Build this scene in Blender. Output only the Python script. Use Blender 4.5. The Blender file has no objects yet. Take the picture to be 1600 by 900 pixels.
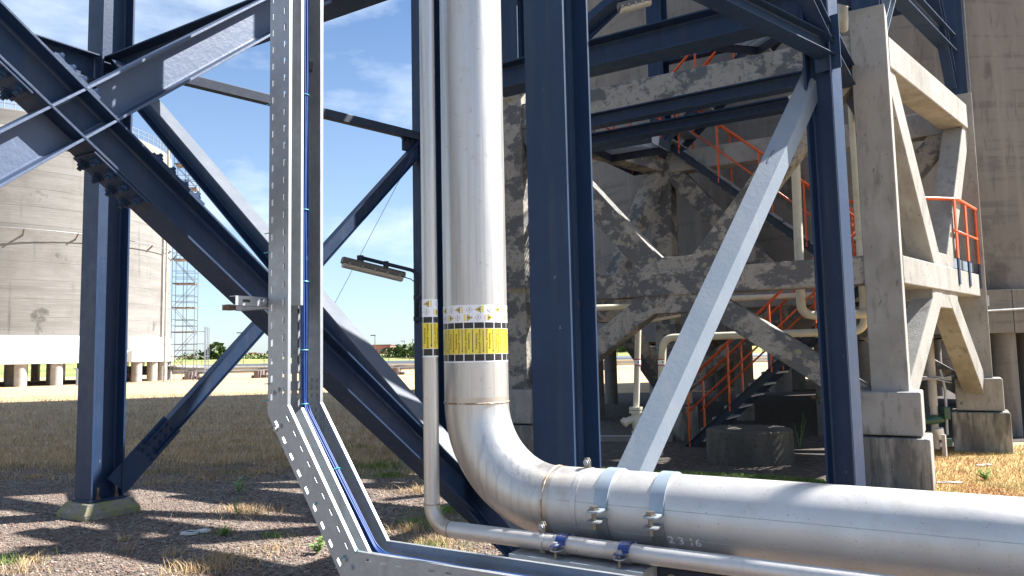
import bpy, math, random
from mathutils import Vector as V, Matrix
import numpy as np
random.seed(7); np.random.seed(7)
R_ = math.radians
sc = bpy.context.scene
col = sc.collection

# ------------------------------------------------------------------ camera
F_PX = 1190.0; CAMZ = 1.6
PITCH = math.atan(104/1190); ROLL = R_(1.19)
cam_d = bpy.data.cameras.new('camera'); cam = bpy.data.objects.new('camera', cam_d); col.objects.link(cam)
cam_d.sensor_width = 36; cam_d.lens = 36*F_PX/1600; cam_d.clip_start = .05; cam_d.clip_end = 4000
FW = V((0, math.cos(PITCH), math.sin(PITCH)))
R0 = V((1, 0, 0)); U0 = V((0, -math.sin(PITCH), math.cos(PITCH)))
RX = math.cos(ROLL)*R0 - math.sin(ROLL)*U0
UY = math.sin(ROLL)*R0 + math.cos(ROLL)*U0
m = Matrix((RX, UY, -FW)).transposed().to_4x4(); m.translation = V((0, 0, CAMZ))
cam.matrix_world = m
sc.camera = cam

# ------------------------------------------------------------------ world, sun
SUN_AZ, SUN_EL = 76.0, 46.0
w = bpy.data.worlds.new("World"); sc.world = w; w.use_nodes = True
nt = w.node_tree; nt.nodes.clear()
def N(t, tree=None, **k):
    n = (tree or nt).nodes.new(t)
    for a, b in k.items(): setattr(n, a, b)
    return n
sky = N('ShaderNodeTexSky', sky_type='NISHITA', sun_disc=False, sun_elevation=R_(SUN_EL), sun_rotation=R_(SUN_AZ))
sky.air_density = 1.0; sky.dust_density = .6; sky.ozone_density = 3
bg = N('ShaderNodeBackground'); bg.inputs['Strength'].default_value = .052
out = N('ShaderNodeOutputWorld')
tc = N('ShaderNodeTexCoord'); mp = N('ShaderNodeMapping'); mp.inputs['Scale'].default_value = (1.5, 1.5, 4.2); mp.inputs['Location'].default_value = (5.3, 1.1, .9)
nz = N('ShaderNodeTexNoise'); nz.inputs['Scale'].default_value = 2.1; nz.inputs['Detail'].default_value = 9; nz.inputs['Roughness'].default_value = .55
cr = N('ShaderNodeValToRGB'); cr.color_ramp.elements[0].position = .46; cr.color_ramp.elements[1].position = .7
cr.color_ramp.elements[0].color = (0, 0, 0, 1); cr.color_ramp.elements[1].color = (.85, .85, .85, 1)
# thin veil of haze towards the horizon (part of the real sky all the way round)
sep = N('ShaderNodeSeparateXYZ'); mr = N('ShaderNodeMapRange'); mr.inputs['From Min'].default_value = 0; mr.inputs['From Max'].default_value = .45; mr.inputs['To Min'].default_value = .3; mr.inputs['To Max'].default_value = 0
addc = N('ShaderNodeMath', operation='MAXIMUM')
mix = N('ShaderNodeMix', data_type='RGBA'); mix.inputs['B'].default_value = (6.4, 7.2, 8.2, 1)
L = nt.links.new
L(tc.outputs['Generated'], mp.inputs['Vector']); L(mp.outputs['Vector'], nz.inputs['Vector']); L(nz.outputs['Fac'], cr.inputs['Fac'])
L(tc.outputs['Generated'], sep.inputs['Vector']); L(sep.outputs['Z'], mr.inputs['Value'])
L(cr.outputs['Color'], addc.inputs[0]); L(mr.outputs['Result'], addc.inputs[1])
tint = N('ShaderNodeMix', data_type='RGBA', blend_type='MULTIPLY'); tint.inputs['Factor'].default_value = 1; tint.inputs['B'].default_value = (.88, 1.0, 1.1, 1)
L(sky.outputs['Color'], tint.inputs['A']); L(addc.outputs[0], mix.inputs['Factor']); L(tint.outputs['Result'], mix.inputs['A'])
L(mix.outputs['Result'], bg.inputs['Color']); L(bg.outputs['Background'], out.inputs['Surface'])

sd = bpy.data.lights.new('sun', 'SUN'); sd.energy = 5.0; sd.angle = R_(.5); sd.color = (1, .97, .925)
sun = bpy.data.objects.new('sun', sd); col.objects.link(sun)
sdir = V((math.sin(R_(SUN_AZ))*math.cos(R_(SUN_EL)), math.cos(R_(SUN_AZ))*math.cos(R_(SUN_EL)), math.sin(R_(SUN_EL))))
sun.rotation_euler = (-sdir).to_track_quat('-Z', 'Y').to_euler(); sun.location = (0, 0, 50)
vs = sc.view_settings; vs.view_transform = 'Standard'; vs.look = 'None'; vs.exposure = 1.78; vs.gamma = 1
sc.cycles.max_bounces = 6; sc.cycles.diffuse_bounces = 3

# ------------------------------------------------------------------ place grid: u runs 32 deg right of the view, v to the right and nearer
SU, CU = math.sin(R_(32)), math.cos(R_(32))
DU = V((SU, CU, 0)); DV = V((CU, -SU, 0)); DZ = V((0, 0, 1))
CAM = V((0, 0, CAMZ))
def W(u, v, z): return V((SU*u+CU*v, CU*u-SU*v, z))
def ray(x, y): return FW*F_PX + RX*(x-800) + UY*(450-y)
def at(x, y, Y): d = ray(x, y); return CAM + d*(Y/d.y)
def onu(x, y, u0): d = ray(x, y); return CAM + d*(u0/d.dot(DU))
def onv(x, y, v0): d = ray(x, y); return CAM + d*(v0/d.dot(DV))
def onz(x, y, z0): d = ray(x, y); return CAM + d*((z0-CAMZ)/d.z)

# ------------------------------------------------------------------ materials
def mat(name, base, rough=.6, metal=0., layers=(), bump=None, spec=.5, coord='Object', rough_noise=None, coat=0):
    mt = bpy.data.materials.new(name); mt.use_nodes = True
    t = mt.node_tree; b = t.nodes['Principled BSDF']
    b.inputs['Roughness'].default_value = rough; b.inputs['Metallic'].default_value = metal
    b.inputs['Specular IOR Level'].default_value = spec
    if coat: b.inputs['Coat Weight'].default_value = coat; b.inputs['Coat Roughness'].default_value = .25
    tcn = N('ShaderNodeTexCoord', t)
    def noise(scale, sv=(1, 1, 1), detail=6, ro=.6, kind='noise', off=(0, 0, 0)):
        mpn = N('ShaderNodeMapping', t); mpn.inputs['Scale'].default_value = sv; mpn.inputs['Location'].default_value = off
        t.links.new(tcn.outputs[coord], mpn.inputs['Vector'])
        if kind == 'voronoi':
            n = N('ShaderNodeTexVoronoi', t); n.inputs['Scale'].default_value = scale; o = n.outputs['Color']
            s = N('ShaderNodeSeparateColor', t); t.links.new(o, s.inputs['Color']); o = s.outputs['Red']
        else:
            n = N('ShaderNodeTexNoise', t); n.inputs['Scale'].default_value = scale; n.inputs['Detail'].default_value = detail; n.inputs['Roughness'].default_value = ro
            o = n.outputs['Fac']
        t.links.new(mpn.outputs['Vector'], n.inputs['Vector'])
        return o
    prev = None
    for k, ly in enumerate(layers):
        scale, sv, c2, lo, hi = ly[:5]; kind = ly[5] if len(ly) > 5 else 'noise'
        o = noise(scale, sv, kind=kind, off=(k*7.3, k*3.1, k*1.7))
        r = N('ShaderNodeMapRange', t); r.inputs['From Min'].default_value = lo; r.inputs['From Max'].default_value = hi
        t.links.new(o, r.inputs['Value'])
        mx = N('ShaderNodeMix', t, data_type='RGBA')
        t.links.new(r.outputs['Result'], mx.inputs['Factor'])
        if prev is None: mx.inputs['A'].default_value = (*base, 1)
        else: t.links.new(prev, mx.inputs['A'])
        mx.inputs['B'].default_value = (*c2, 1)
        prev = mx.outputs['Result']
    if prev is not None: t.links.new(prev, b.inputs['Base Color'])
    else: b.inputs['Base Color'].default_value = (*base, 1)
    if bump:
        scale, strength, sv = bump
        o = noise(scale, sv, detail=8)
        bn = N('ShaderNodeBump', t); bn.inputs['Strength'].default_value = strength; bn.inputs['Distance'].default_value = .02
        t.links.new(o, bn.inputs['Height']); t.links.new(bn.outputs['Normal'], b.inputs['Normal'])
    if rough_noise:
        scale, lo, hi, sv = rough_noise
        o = noise(scale, sv, detail=5)
        r = N('ShaderNodeMapRange', t); r.inputs['From Min'].default_value = .3; r.inputs['From Max'].default_value = .7
        r.inputs['To Min'].default_value = lo; r.inputs['To Max'].default_value = hi
        t.links.new(o, r.inputs['Value']); t.links.new(r.outputs['Result'], b.inputs['Roughness'])
    return mt
I1 = (1, 1, 1)
m_navy = mat('navy paint', (.012, .031, .075), .48, spec=.3, layers=[(1.7, I1, (.009, .024, .062), .4, .7), (9, (1, 1, .3), (.02, .042, .088), .58, .8), (60, I1, (.3, .34, .4), .73, .78), (17, I1, (.13, .07, .04), .72, .75), (4, (3, 3, .15), (.028, .042, .07), .52, .72), (25, (1, 1, .4), (.16, .19, .23), .72, .735)], bump=(35, .1, I1), rough_noise=(6, .42, .56, I1))
m_navy_suntone = mat('navy paint lightened as if sunlit', (.06, .09, .16), .48, spec=.5, layers=[(2.2, I1, (.045, .07, .125), .4, .7), (60, I1, (.3, .34, .4), .73, .78)], bump=(30, .12, I1))  # same navy made lighter, with sunlight put into the colour
m_flange_suntone = mat('navy paint with sunlight in its colour', (.15, .2, .27), .5, layers=[(3, (1, 1, .2), (.12, .165, .235), .4, .7), (60, I1, (.08, .11, .17), .68, .74)], bump=(30, .1, I1))  # paler navy: sunlight painted into one flange's colour
m_strip_suntone = mat('grey tone for a sunlit top face', (.105, .12, .145), .45, layers=[(5, I1, (.14, .15, .17), .42, .7), (70, I1, (.08, .1, .14), .68, .74)], bump=(30, .1, I1))  # paler tone: sunlight painted into the brace's top face
m_paleblue = mat('pale blue grey paint', (.175, .215, .265), .45, layers=[(3, I1, (.205, .24, .285), .42, .7), (22, I1, (.12, .15, .2), .7, .74), (9, (1, 1, .2), (.22, .245, .275), .55, .75)], bump=(30, .1, I1))  # pale blue grey with random mottling and darker specks
m_steelpipe = mat('brushed stainless pipe', (.54, .52, .49), .38, .85, layers=[(3, (3, 3, .25), (.58, .56, .54), .4, .65), (9, I1, (.52, .46, .39), .6, .85), (130, I1, (.2, .17, .13), .65, .7), (26, I1, (.42, .37, .32), .62, .76), (5, (7, 7, .12), (.46, .44, .42), .5, .62)], bump=(60, .035, I1), rough_noise=(8, .37, .5, (3, 3, .4)))
m_steelpipe_h = mat('dull stainless pipe', (.6, .585, .565), .46, .6, layers=[(3, I1, (.53, .51, .485), .4, .65), (5, (1, 1, 1), (.46, .41, .35), .58, .75), (110, I1, (.2, .15, .12), .65, .7), (18, I1, (.45, .38, .33), .64, .8), (40, I1, (.32, .25, .19), .69, .74)], bump=(60, .04, I1), rough_noise=(7, .4, .55, I1))
m_weld = mat('heat tinted weld', (.33, .22, .14), .5, .7, layers=[(40, I1, (.6, .55, .48), .45, .65)])
m_weldring = mat('heat tinted pipe', (.52, .48, .43), .45, .85, layers=[(9, I1, (.44, .35, .25), .45, .75), (90, I1, (.2, .15, .1), .66, .72)])
m_galv = mat('galvanised steel', (.33, .35, .365), .5, .6, layers=[(38, I1, (.37, .39, .41), .2, 1, 'voronoi'), (4, I1, (.28, .295, .31), .45, .75), (2, (3, 3, .4), (.24, .25, .26), .6, .75)], bump=(80, .03, I1))
m_galv_flat = mat('dull galvanised steel', (.24, .25, .26), .55, .5, layers=[(25, I1, (.3, .31, .32), .35, .8, 'voronoi'), (6, I1, (.27, .28, .28), .5, .8)])
m_bolt = mat('zinc bolt', (.25, .23, .2), .42, .9, layers=[(60, I1, (.3, .2, .13), .55, .75)])
m_rustbolt = mat('rusty bolt', (.12, .075, .055), .7, .4, layers=[(60, I1, (.35, .3, .26), .55, .75)])
m_blueclamp = mat('glossy blue clamp paint', (.012, .035, .17), .25, coat=.5)
m_bluecable = mat('blue cable jacket', (.008, .045, .19), .5, layers=[(14, I1, (.02, .07, .22), .5, .7)])
m_teal = mat('teal cable tie', (.05, .35, .4), .4)
m_white = mat('white label', (.82, .83, .85), .4)
m_yellow = mat('yellow label', (.85, .66, .05), .4)
m_black = mat('black print', (.012, .012, .013), .4)
m_dkred = mat('dark red print', (.35, .03, .06), .4)
m_chalk = mat('white marker', (.8, .8, .78), .8)
m_marker = mat('black marker', (.02, .02, .03), .6)
m_conc = mat('weathered concrete', (.29, .28, .26), .9, layers=[(1.4, I1, (.19, .18, .16), .4, .72), (4, (1, 1, .25), (.32, .308, .28), .5, .75), (9, (1, 1, .3), (.15, .145, .13), .55, .75), (23, (1, 1, .6), (.07, .066, .06), .63, .72), (75, I1, (.16, .15, .13), .66, .72)], bump=(40, .35, I1))
m_concpaint = mat('concrete with peeling dark coating', (.095, .095, .095), .8, layers=[(1.9, (1, 1, 1.6), (.28, .258, .22), .48, .525), (7, I1, (.24, .22, .18), .55, .6), (5, (1, 1, .2), (.08, .077, .072), .58, .72), (14, I1, (.09, .09, .092), .54, .7), (33, I1, (.07, .07, .07), .62, .66), (50, I1, (.33, .3, .25), .66, .69), (1.2, (1, 1, 3), (.2, .15, .06), .62, .75)], bump=(30, .4, I1))
m_plinth = mat('stained plinth concrete', (.13, .125, .112), .92, layers=[(2.5, (1, 1, .35), (.33, .315, .28), .45, .62), (7, (2, 2, .25), (.07, .068, .062), .5, .68), (30, I1, (.3, .29, .26), .66, .72)], bump=(25, .5, I1))
m_tankwall = mat('board marked tank concrete', (.21, .203, .192), .93, layers=[(1.0, (.12, .12, 1.6), (.165, .158, .148), .42, .66), (3.2, (.15, .15, 3.4), (.25, .243, .23), .52, .72), (.35, I1, (.15, .142, .13), .52, .75), (1.2, (1.2, 1.2, .12), (.1, .095, .085), .6, .74), (12, (.5, .5, 2), (.24, .23, .21), .58, .75), (.5, (.6, .6, .5), (.1, .097, .09), .62, .66)], bump=(5, .6, (.3, .3, 4)))
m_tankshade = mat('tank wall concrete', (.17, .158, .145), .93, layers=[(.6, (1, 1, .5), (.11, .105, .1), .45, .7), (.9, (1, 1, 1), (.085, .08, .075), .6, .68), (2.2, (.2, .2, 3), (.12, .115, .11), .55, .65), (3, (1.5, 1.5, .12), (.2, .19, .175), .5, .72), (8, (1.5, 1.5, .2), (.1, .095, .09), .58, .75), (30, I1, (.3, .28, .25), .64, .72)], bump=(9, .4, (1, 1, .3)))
m_whitering = mat('white painted concrete', (.8, .79, .76), .85, layers=[(.8, I1, (.7, .69, .66), .45, .7), (6, (1, 1, .2), (.55, .53, .49), .62, .78)], bump=(12, .25, I1))
m_pier = mat('pier concrete', (.4, .38, .35), .9, layers=[(2, I1, (.28, .26, .24), .45, .7)])
m_orange = mat('orange handrail paint', (.62, .095, .014), .42, layers=[(12, I1, (.45, .06, .015), .5, .75)])
m_cream = mat('cream pipe paint', (.56, .53, .43), .5, layers=[(6, I1, (.46, .43, .33), .45, .7), (60, I1, (.3, .25, .17), .66, .72)])
m_green = mat('green valve paint', (.015, .06, .035), .4)
m_lampbody = mat('grey lamp housing', (.1, .09, .075), .6, layers=[(25, I1, (.16, .13, .1), .5, .7)])
m_glass = mat('dull lamp diffuser', (.42, .4, .34), .3)
m_darksteel = mat('dark painted steel', (.014, .022, .04), .5, spec=.3, layers=[(8, I1, (.03, .04, .06), .5, .75)])
m_tread = mat('worn steel grating', (.28, .31, .35), .5, .5)
m_scaf = mat('scaffold tube', (.24, .26, .3), .5, .6)
m_scafdeck = mat('scaffold deck board', (.12, .085, .08), .8, layers=[(3, I1, (.5, .45, .4), .5, .6)])
m_brick = mat('far red brick', (.38, .17, .12), .9)
m_farwhite = mat('far white cladding', (.7, .7, .7), .8)
m_fardark = mat('far dark steel', (.16, .12, .11), .8)
m_farorange = mat('far orange cabin', (.7, .32, .07), .8)
m_farpipe = mat('silver insulated pipeline', (.6, .62, .64), .35, .8)
m_shelter = mat('far glass', (.12, .16, .2), .3)
m_trunk = mat('bark', (.1, .075, .05), .9)
m_leafdark = mat('far leaves', (.055, .09, .025), .8, layers=[(6, I1, (.1, .14, .04), .4, .7)])
m_leaf = mat('weed leaves', (.13, .26, .04), .55, layers=[(30, I1, (.2, .33, .07), .4, .7)])
m_straw = mat('dry straw grass', (.56, .39, .2), .8, layers=[(1.3, I1, (.38, .27, .155), .4, .65), (.5, I1, (.24, .22, .11), .62, .74), (5, I1, (.3, .215, .13), .5, .7)])
m_greengrass = mat('green grass', (.12, .2, .03), .8, layers=[(2, I1, (.26, .26, .07), .45, .65)])
m_rustygrass = mat('orange dry grass', (.42, .27, .1), .85, layers=[(2, I1, (.2, .21, .06), .5, .65), (7, I1, (.48, .37, .18), .5, .7), (.9, I1, (.34, .17, .06), .5, .62)])
m_field = mat('dry field', (.5, .345, .185), .95, layers=[(.11, I1, (.35, .26, .165), .45, .62), (.6, (1, 2.5, 1), (.28, .2, .125), .5, .68), (6, I1, (.24, .175, .115), .5, .75), (.22, (1, 2, 1), (.2, .17, .09), .6, .74)], bump=(9, .8, I1))
m_gravel = mat('reddish gravel', (.145, .108, .083), .95, layers=[(42, I1, (.3, .24, .195), .35, .95, 'voronoi'), (26, I1, (.055, .04, .034), .51, .57), (1.3, I1, (.13, .095, .074), .45, .7), (90, I1, (.34, .3, .26), .66, .7)], bump=(70, 1., I1))
m_stone = mat('gravel stones', (.165, .12, .095), .9, layers=[(23, I1, (.37, .31, .26), .5, .95, 'voronoi'), (19, I1, (.24, .12, .09), .7, .9, 'voronoi'), (31, I1, (.05, .037, .032), .6, .95, 'voronoi')])
m_soil = mat('dark soil under the plant', (.045, .035, .03), .95, layers=[(9, I1, (.14, .11, .09), .5, .7), (50, I1, (.3, .27, .23), .66, .71)], bump=(40, .8, I1))
m_slab = mat('pale concrete slab', (.62, .6, .56), .9, layers=[(3, I1, (.5, .48, .44), .45, .7)])
m_embank = mat('green embankment grass', (.16, .2, .05), .95, layers=[(.05, I1, (.3, .29, .1), .45, .62)])
m_rock = mat('pale stone', (.6, .58, .54), .9)

# ------------------------------------------------------------------ objects
def tag(o, label=None, cat=None, group=None, kind=None):
    if label: o['label'] = label
    if cat: o['category'] = cat
    if group: o['group'] = group
    if kind: o['kind'] = kind
    return o
def thing(name, loc, label, cat, group=None):
    o = bpy.data.objects.new(name, None); col.objects.link(o); o.location = loc; o.empty_display_size = .1
    return tag(o, label, cat, group)
def root_loc(p):
    l = V((0, 0, 0))
    while p is not None: l = l + p.location; p = p.parent
    return l
class MB:
    def __init__(s): s.v = []; s.f = []; s.mi = []
    def add(s, vs_, fs, mi=0):
        n = len(s.v); s.v += [V(a) for a in vs_]; s.f += [tuple(i+n for i in f) for f in fs]; s.mi += [mi]*len(fs); return s
    def box(s, c, ax, ay, az, mi=0):      # c centre, half-extent vectors
        c = V(c); vs_ = [c+ax*i+ay*j+az*k for k in (-1, 1) for j in (-1, 1) for i in (-1, 1)]
        fs = [(0, 2, 3, 1), (4, 5, 7, 6), (0, 1, 5, 4), (2, 6, 7, 3), (0, 4, 6, 2), (1, 3, 7, 5)]
        if ax.cross(ay).dot(az) < 0: fs = [f[::-1] for f in fs]
        return s.add(vs_, fs, mi)
    def prism(s, prof, p0, p1, a, b, mi=0):   # profile [(x,y)] in axes a, b swept from p0 to p1
        p0, p1 = V(p0), V(p1); n = len(prof)
        vs_ = [p0+a*x+b*y for x, y in prof]+[p1+a*x+b*y for x, y in prof]
        fs = [(i, (i+1) % n, n+(i+1) % n, n+i) for i in range(n)]+[tuple(range(n))[::-1], tuple(range(n, 2*n))]
        area = sum(prof[i][0]*prof[(i+1) % n][1]-prof[(i+1) % n][0]*prof[i][1] for i in range(n))
        if (a.cross(b).dot(p1-p0) > 0) != (area > 0): fs = [f[::-1] for f in fs]
        return s.add(vs_, fs, mi)
    def tube(s, pts, r, n=12, caps=True, mi=0, closed=False):
        pts = [V(p) for p in pts]; rings = []; prev = None
        for i, p in enumerate(pts):
            if closed: t = (pts[(i+1) % len(pts)]-pts[i-1]).normalized()
            else: t = (pts[min(i+1, len(pts)-1)]-pts[max(i-1, 0)]).normalized()
            if prev is None:
                q = V((0, 0, 1)) if abs(t.z) < .9 else V((1, 0, 0)); a = t.cross(q).normalized()
            else:
                a = (prev-t*prev.dot(t)).normalized()
            prev = a; b = t.cross(a)
            rr = r[i] if isinstance(r, (list, tuple)) else r
            rings.append([p+(a*math.cos(2*math.pi*k/n)+b*math.sin(2*math.pi*k/n))*rr for k in range(n)])
        vs_ = [x for rg in rings for x in rg]; fs = []
        m_ = len(rings)
        for i in range(m_ if closed else m_-1):
            j = (i+1) % m_
            for k in range(n): fs.append((i*n+k, i*n+(k+1) % n, j*n+(k+1) % n, j*n+k))
        if caps and not closed: fs += [tuple(range(n))[::-1], tuple(range((m_-1)*n, m_*n))]
        return s.add(vs_, fs, mi)
    def lathe(s, c, prof, n=48, a0=0, a1=2*math.pi, mi=0):   # prof [(r,z)]
        full = abs(a1-a0-2*math.pi) < 1e-6; k = n if full else n+1; c = V(c)
        vs_ = [c+V((r*math.sin(a0+(a1-a0)*i/n), r*math.cos(a0+(a1-a0)*i/n), z)) for r, z in prof for i in range(k)]
        fs = []
        for j in range(len(prof)-1):
            for i in range(n): i2 = (i+1) % k; fs.append((j*k+i, (j+1)*k+i, (j+1)*k+i2, j*k+i2))
        return s.add(vs_, fs, mi)
    def build(s, name, mats, parent=None, smooth=False, bevel=0, label=None):
        base = root_loc(parent)
        me = bpy.data.meshes.new(name); me.from_pydata([tuple(a-base) for a in s.v], [], s.f)
        for mm in (mats if isinstance(mats, (list, tuple)) else [mats]): me.materials.append(mm)
        if isinstance(mats, (list, tuple)): me.polygons.foreach_set('material_index', s.mi)
        if smooth: me.polygons.foreach_set('use_smooth', [True]*len(me.polygons)); 
        me.update()
        if smooth == 'auto': me.set_sharp_from_angle(angle=R_(40))
        o = bpy.data.objects.new(name, me); col.objects.link(o)
        if parent: o.parent = parent
        if bevel:
            b = o.modifiers.new('bevel', 'BEVEL'); b.width = bevel; b.segments = 2; b.limit_method = 'ANGLE'; b.angle_limit = R_(40)
        if label: o['label'] = label
        return o
def inst(name, me, parent, mtx):       # shared mesh placed by a world matrix under a thing
    o = bpy.data.objects.new(name, me); col.objects.link(o)
    if parent:
        o.parent = parent; mtx = Matrix.Translation(-root_loc(parent)) @ mtx
    o.matrix_local = mtx
    return o
def frame_m(p, x, y, z):
    m_ = Matrix((x, y, z)).transposed().to_4x4(); m_.translation = p; return m_
def axes_for(d, hint):
    d = d.normalized(); a = (hint-d*hint.dot(d)).normalized(); return a, d.cross(a)
def hprofile(h, b, tf, tw, r=0.):
    H, B, t = h/2, b/2, tw/2; f = H-tf
    if r <= 0: return [(H, -B), (H, B), (f, B), (f, t), (-f, t), (-f, B), (-H, B), (-H, -B), (-f, -B), (-f, -t), (f, -t), (f, -B)]
    k = r*.3
    return [(H, -B), (H, B), (f, B), (f, t+r), (f-k, t+k), (f-r, t), (-f+r, t), (-f+k, t+k), (-f, t+r), (-f, B), (-H, B), (-H, -B), (-f, -B), (-f, -t-r), (-f+k, -t-k), (-f+r, -t), (f-r, -t), (f-k, -t-k), (f, -t-r), (f, -B)]
def hbeam(mb, p0, p1, fdir, h, b, tf=.014, tw=.009, r=0.):
    p0, p1 = V(p0), V(p1); a, bb = axes_for(p1-p0, fdir)
    return mb.prism(hprofile(h, b, tf, tw, r), p0, p1, a, bb)
def bar(mb, p0, p1, hint, wa, wb):
    p0, p1 = V(p0), V(p1); a, b = axes_for(p1-p0, hint)
    return mb.prism([(-wa/2, -wb/2), (wa/2, -wb/2), (wa/2, wb/2), (-wa/2, wb/2)], p0, p1, a, b)
def hex_bolt_mesh(name, mt, r=.012, head=.01, shank=.0, washer=True):
    mb = MB(); X, Y_, Z = V((1, 0, 0)), V((0, 1, 0)), V((0, 0, 1))
    hexp = [(r*math.cos(math.pi*k/3), r*math.sin(math.pi*k/3)) for k in range(6)]
    if washer: mb.prism([(r*1.35*math.cos(math.pi*k/6), r*1.35*math.sin(math.pi*k/6)) for k in range(12)], V((0, 0, 0)), V((0, 0, .003)), X, Y_)
    mb.prism(hexp, V((0, 0, .003)), V((0, 0, .003+head)), X, Y_)
    if shank: mb.prism([(r*.5*math.cos(math.pi*k/4), r*.5*math.sin(math.pi*k/4)) for k in range(8)], V((0, 0, head)), V((0, 0, .003+head+shank)), X, Y_)
    me = bpy.data.meshes.new(name); me.from_pydata([tuple(a) for a in mb.v], [], mb.f); me.materials.append(mt)
    return me
me_bolt = hex_bolt_mesh('bolt', m_bolt, .013, .011)
me_boltN = hex_bolt_mesh('navy_bolt', m_navy, .02, .016, .016)
me_boltS = hex_bolt_mesh('small_bolt', m_galv, .008, .006)
me_anchor = hex_bolt_mesh('anchor', m_rustbolt, .026, .026, .09)
def bolt_at(parent, me, p, n, name='bolt'):
    n = n.normalized(); q = V((0, 0, 1)) if abs(n.z) < .9 else V((1, 0, 0)); x = n.cross(q).normalized()
    return inst(name, me, parent, frame_m(V(p), x, n.cross(x), n))

# =================================================================== GROUND
def sheet(name, pts, z, mt, kind='structure', label=None, sub=None):
    me = bpy.data.meshes.new(name); me.from_pydata([(x, y, z) for x, y in pts], [], [tuple(range(len(pts)))]); me.materials.append(mt)
    o = bpy.data.objects.new(name, me); col.objects.link(o); o['kind'] = kind
    return o
mb = MB()   # the field: a gently lumpy sheet out to the horizon
nx, ny = 70, 90
xs = [(-1 if i < 0 else 1)*(abs(i)/35)**3.2*1800 for i in range(-35, 36)]
ys = [-30+ (j/90)**3*2200 for j in range(91)]
vv = [(x, y, 0 if y < 60 else .12*math.sin(x*.02)*math.sin(y*.03)) for y in ys for x in xs]
ff = [(j*71+i, j*71+i+1, (j+1)*71+i+1, (j+1)*71+i) for j in range(90) for i in range(70)]
mb.add(vv, ff); o = mb.build('ground', m_field); o['kind'] = 'structure'
def blob_poly(pts, n=8, jit=.18):
    outp = []
    for i in range(len(pts)):
        a, b = V(pts[i]), V(pts[(i+1) % len(pts)])
        for k in range(n):
            p = a.lerp(b, k/n); outp.append((p.x+random.uniform(-jit, jit), p.y+random.uniform(-jit, jit)))
    return outp
GRAV = [(-16, -4), (6.2, -4), (4.6, 8.2), (2.2, 9.2), (-1.0, 11.4), (-5, 12.3), (-16, 12.8)]
sheet('gravel', blob_poly(GRAV, 14, .3), .004, m_gravel)
SOIL = [(.9, 9.9), (3.5, 8.9), (5.1, 9.6), (5.8, 11.2), (7.6, 12.6), (14, 12.9), (18, 30), (2, 30), (-1.2, 24), (-1.2, 12.6)]
sheet('soil', blob_poly(SOIL, 8, .12), .008, m_soil)
sl = MB(); sl.box(W(4.85, -1.35, .0), DU*.75, DV*.5, DZ*.05); o = sl.build('concrete_slab', m_slab, bevel=.01); tag(o, 'bright pale concrete slab on the gravel under the horizontal pipes', 'slab')

# loose stones, blades (nobody could count them)
def inpoly(x, y, P):
    c = False; j = len(P)-1
    for i in range(len(P)):
        if ((P[i][1] > y) != (P[j][1] > y)) and x < (P[j][0]-P[i][0])*(y-P[i][1])/(P[j][1]-P[i][1])+P[i][0]: c = not c
        j = i
    return c
def mesh_np(name, verts, faces_n, k, mt, kind='stuff'):
    me = bpy.data.meshes.new(name); nf = faces_n.shape[0]
    me.vertices.add(verts.shape[0]); me.vertices.foreach_set('co', verts.astype(np.float32).ravel())
    me.loops.add(nf*k); me.loops.foreach_set('vertex_index', faces_n.astype(np.int32).ravel())
    me.polygons.add(nf); me.polygons.foreach_set('loop_start', np.arange(0, nf*k, k, dtype=np.int32))
    me.update(calc_edges=True); me.materials.append(mt)
    o = bpy.data.objects.new(name, me); col.objects.link(o); o['kind'] = kind
    return o
def scatter(n, poly, ymin, ymax, xr, power=1.):
    P = []
    while len(P) < n:
        y = ymin*(ymax/ymin)**(random.random()**power); x = random.uniform(*xr)*y
        if inpoly(x, y, poly): P.append((x, y))
    return np.array(P)
def stones(name, P, smin, smax, mt, z0=.004):
    octv = np.array([(1, 0, 0), (-1, 0, 0), (0, 1, 0), (0, -1, 0), (0, 0, 1), (0, 0, -1)], float)
    octf = np.array([(0, 2, 4), (2, 1, 4), (1, 3, 4), (3, 0, 4), (2, 0, 5), (1, 2, 5), (3, 1, 5), (0, 3, 5)])
    n = len(P); s = np.random.uniform(smin, smax, (n, 1, 1))*np.random.uniform(.6, 1.3, (n, 6, 1))
    a = np.random.uniform(0, 6.28, n); ca, sa = np.cos(a), np.sin(a)
    vv = octv[None]*s*np.array([1.2, .9, .6]); x = vv[:, :, 0]*ca[:, None]-vv[:, :, 1]*sa[:, None]; y = vv[:, :, 0]*sa[:, None]+vv[:, :, 1]*ca[:, None]
    vv = np.stack([x+P[:, 0:1], y+P[:, 1:2], vv[:, :, 2]+z0+.002], -1)
    ff = octf[None]+(np.arange(n)*6)[:, None, None]
    return mesh_np(name, vv.reshape(-1, 3), ff.reshape(-1, 3), 3, mt)
stones('gravel_stones', scatter(42000, GRAV, 3.6, 12.5, (-.75, .35)), .006, .0165, m_stone)
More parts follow.
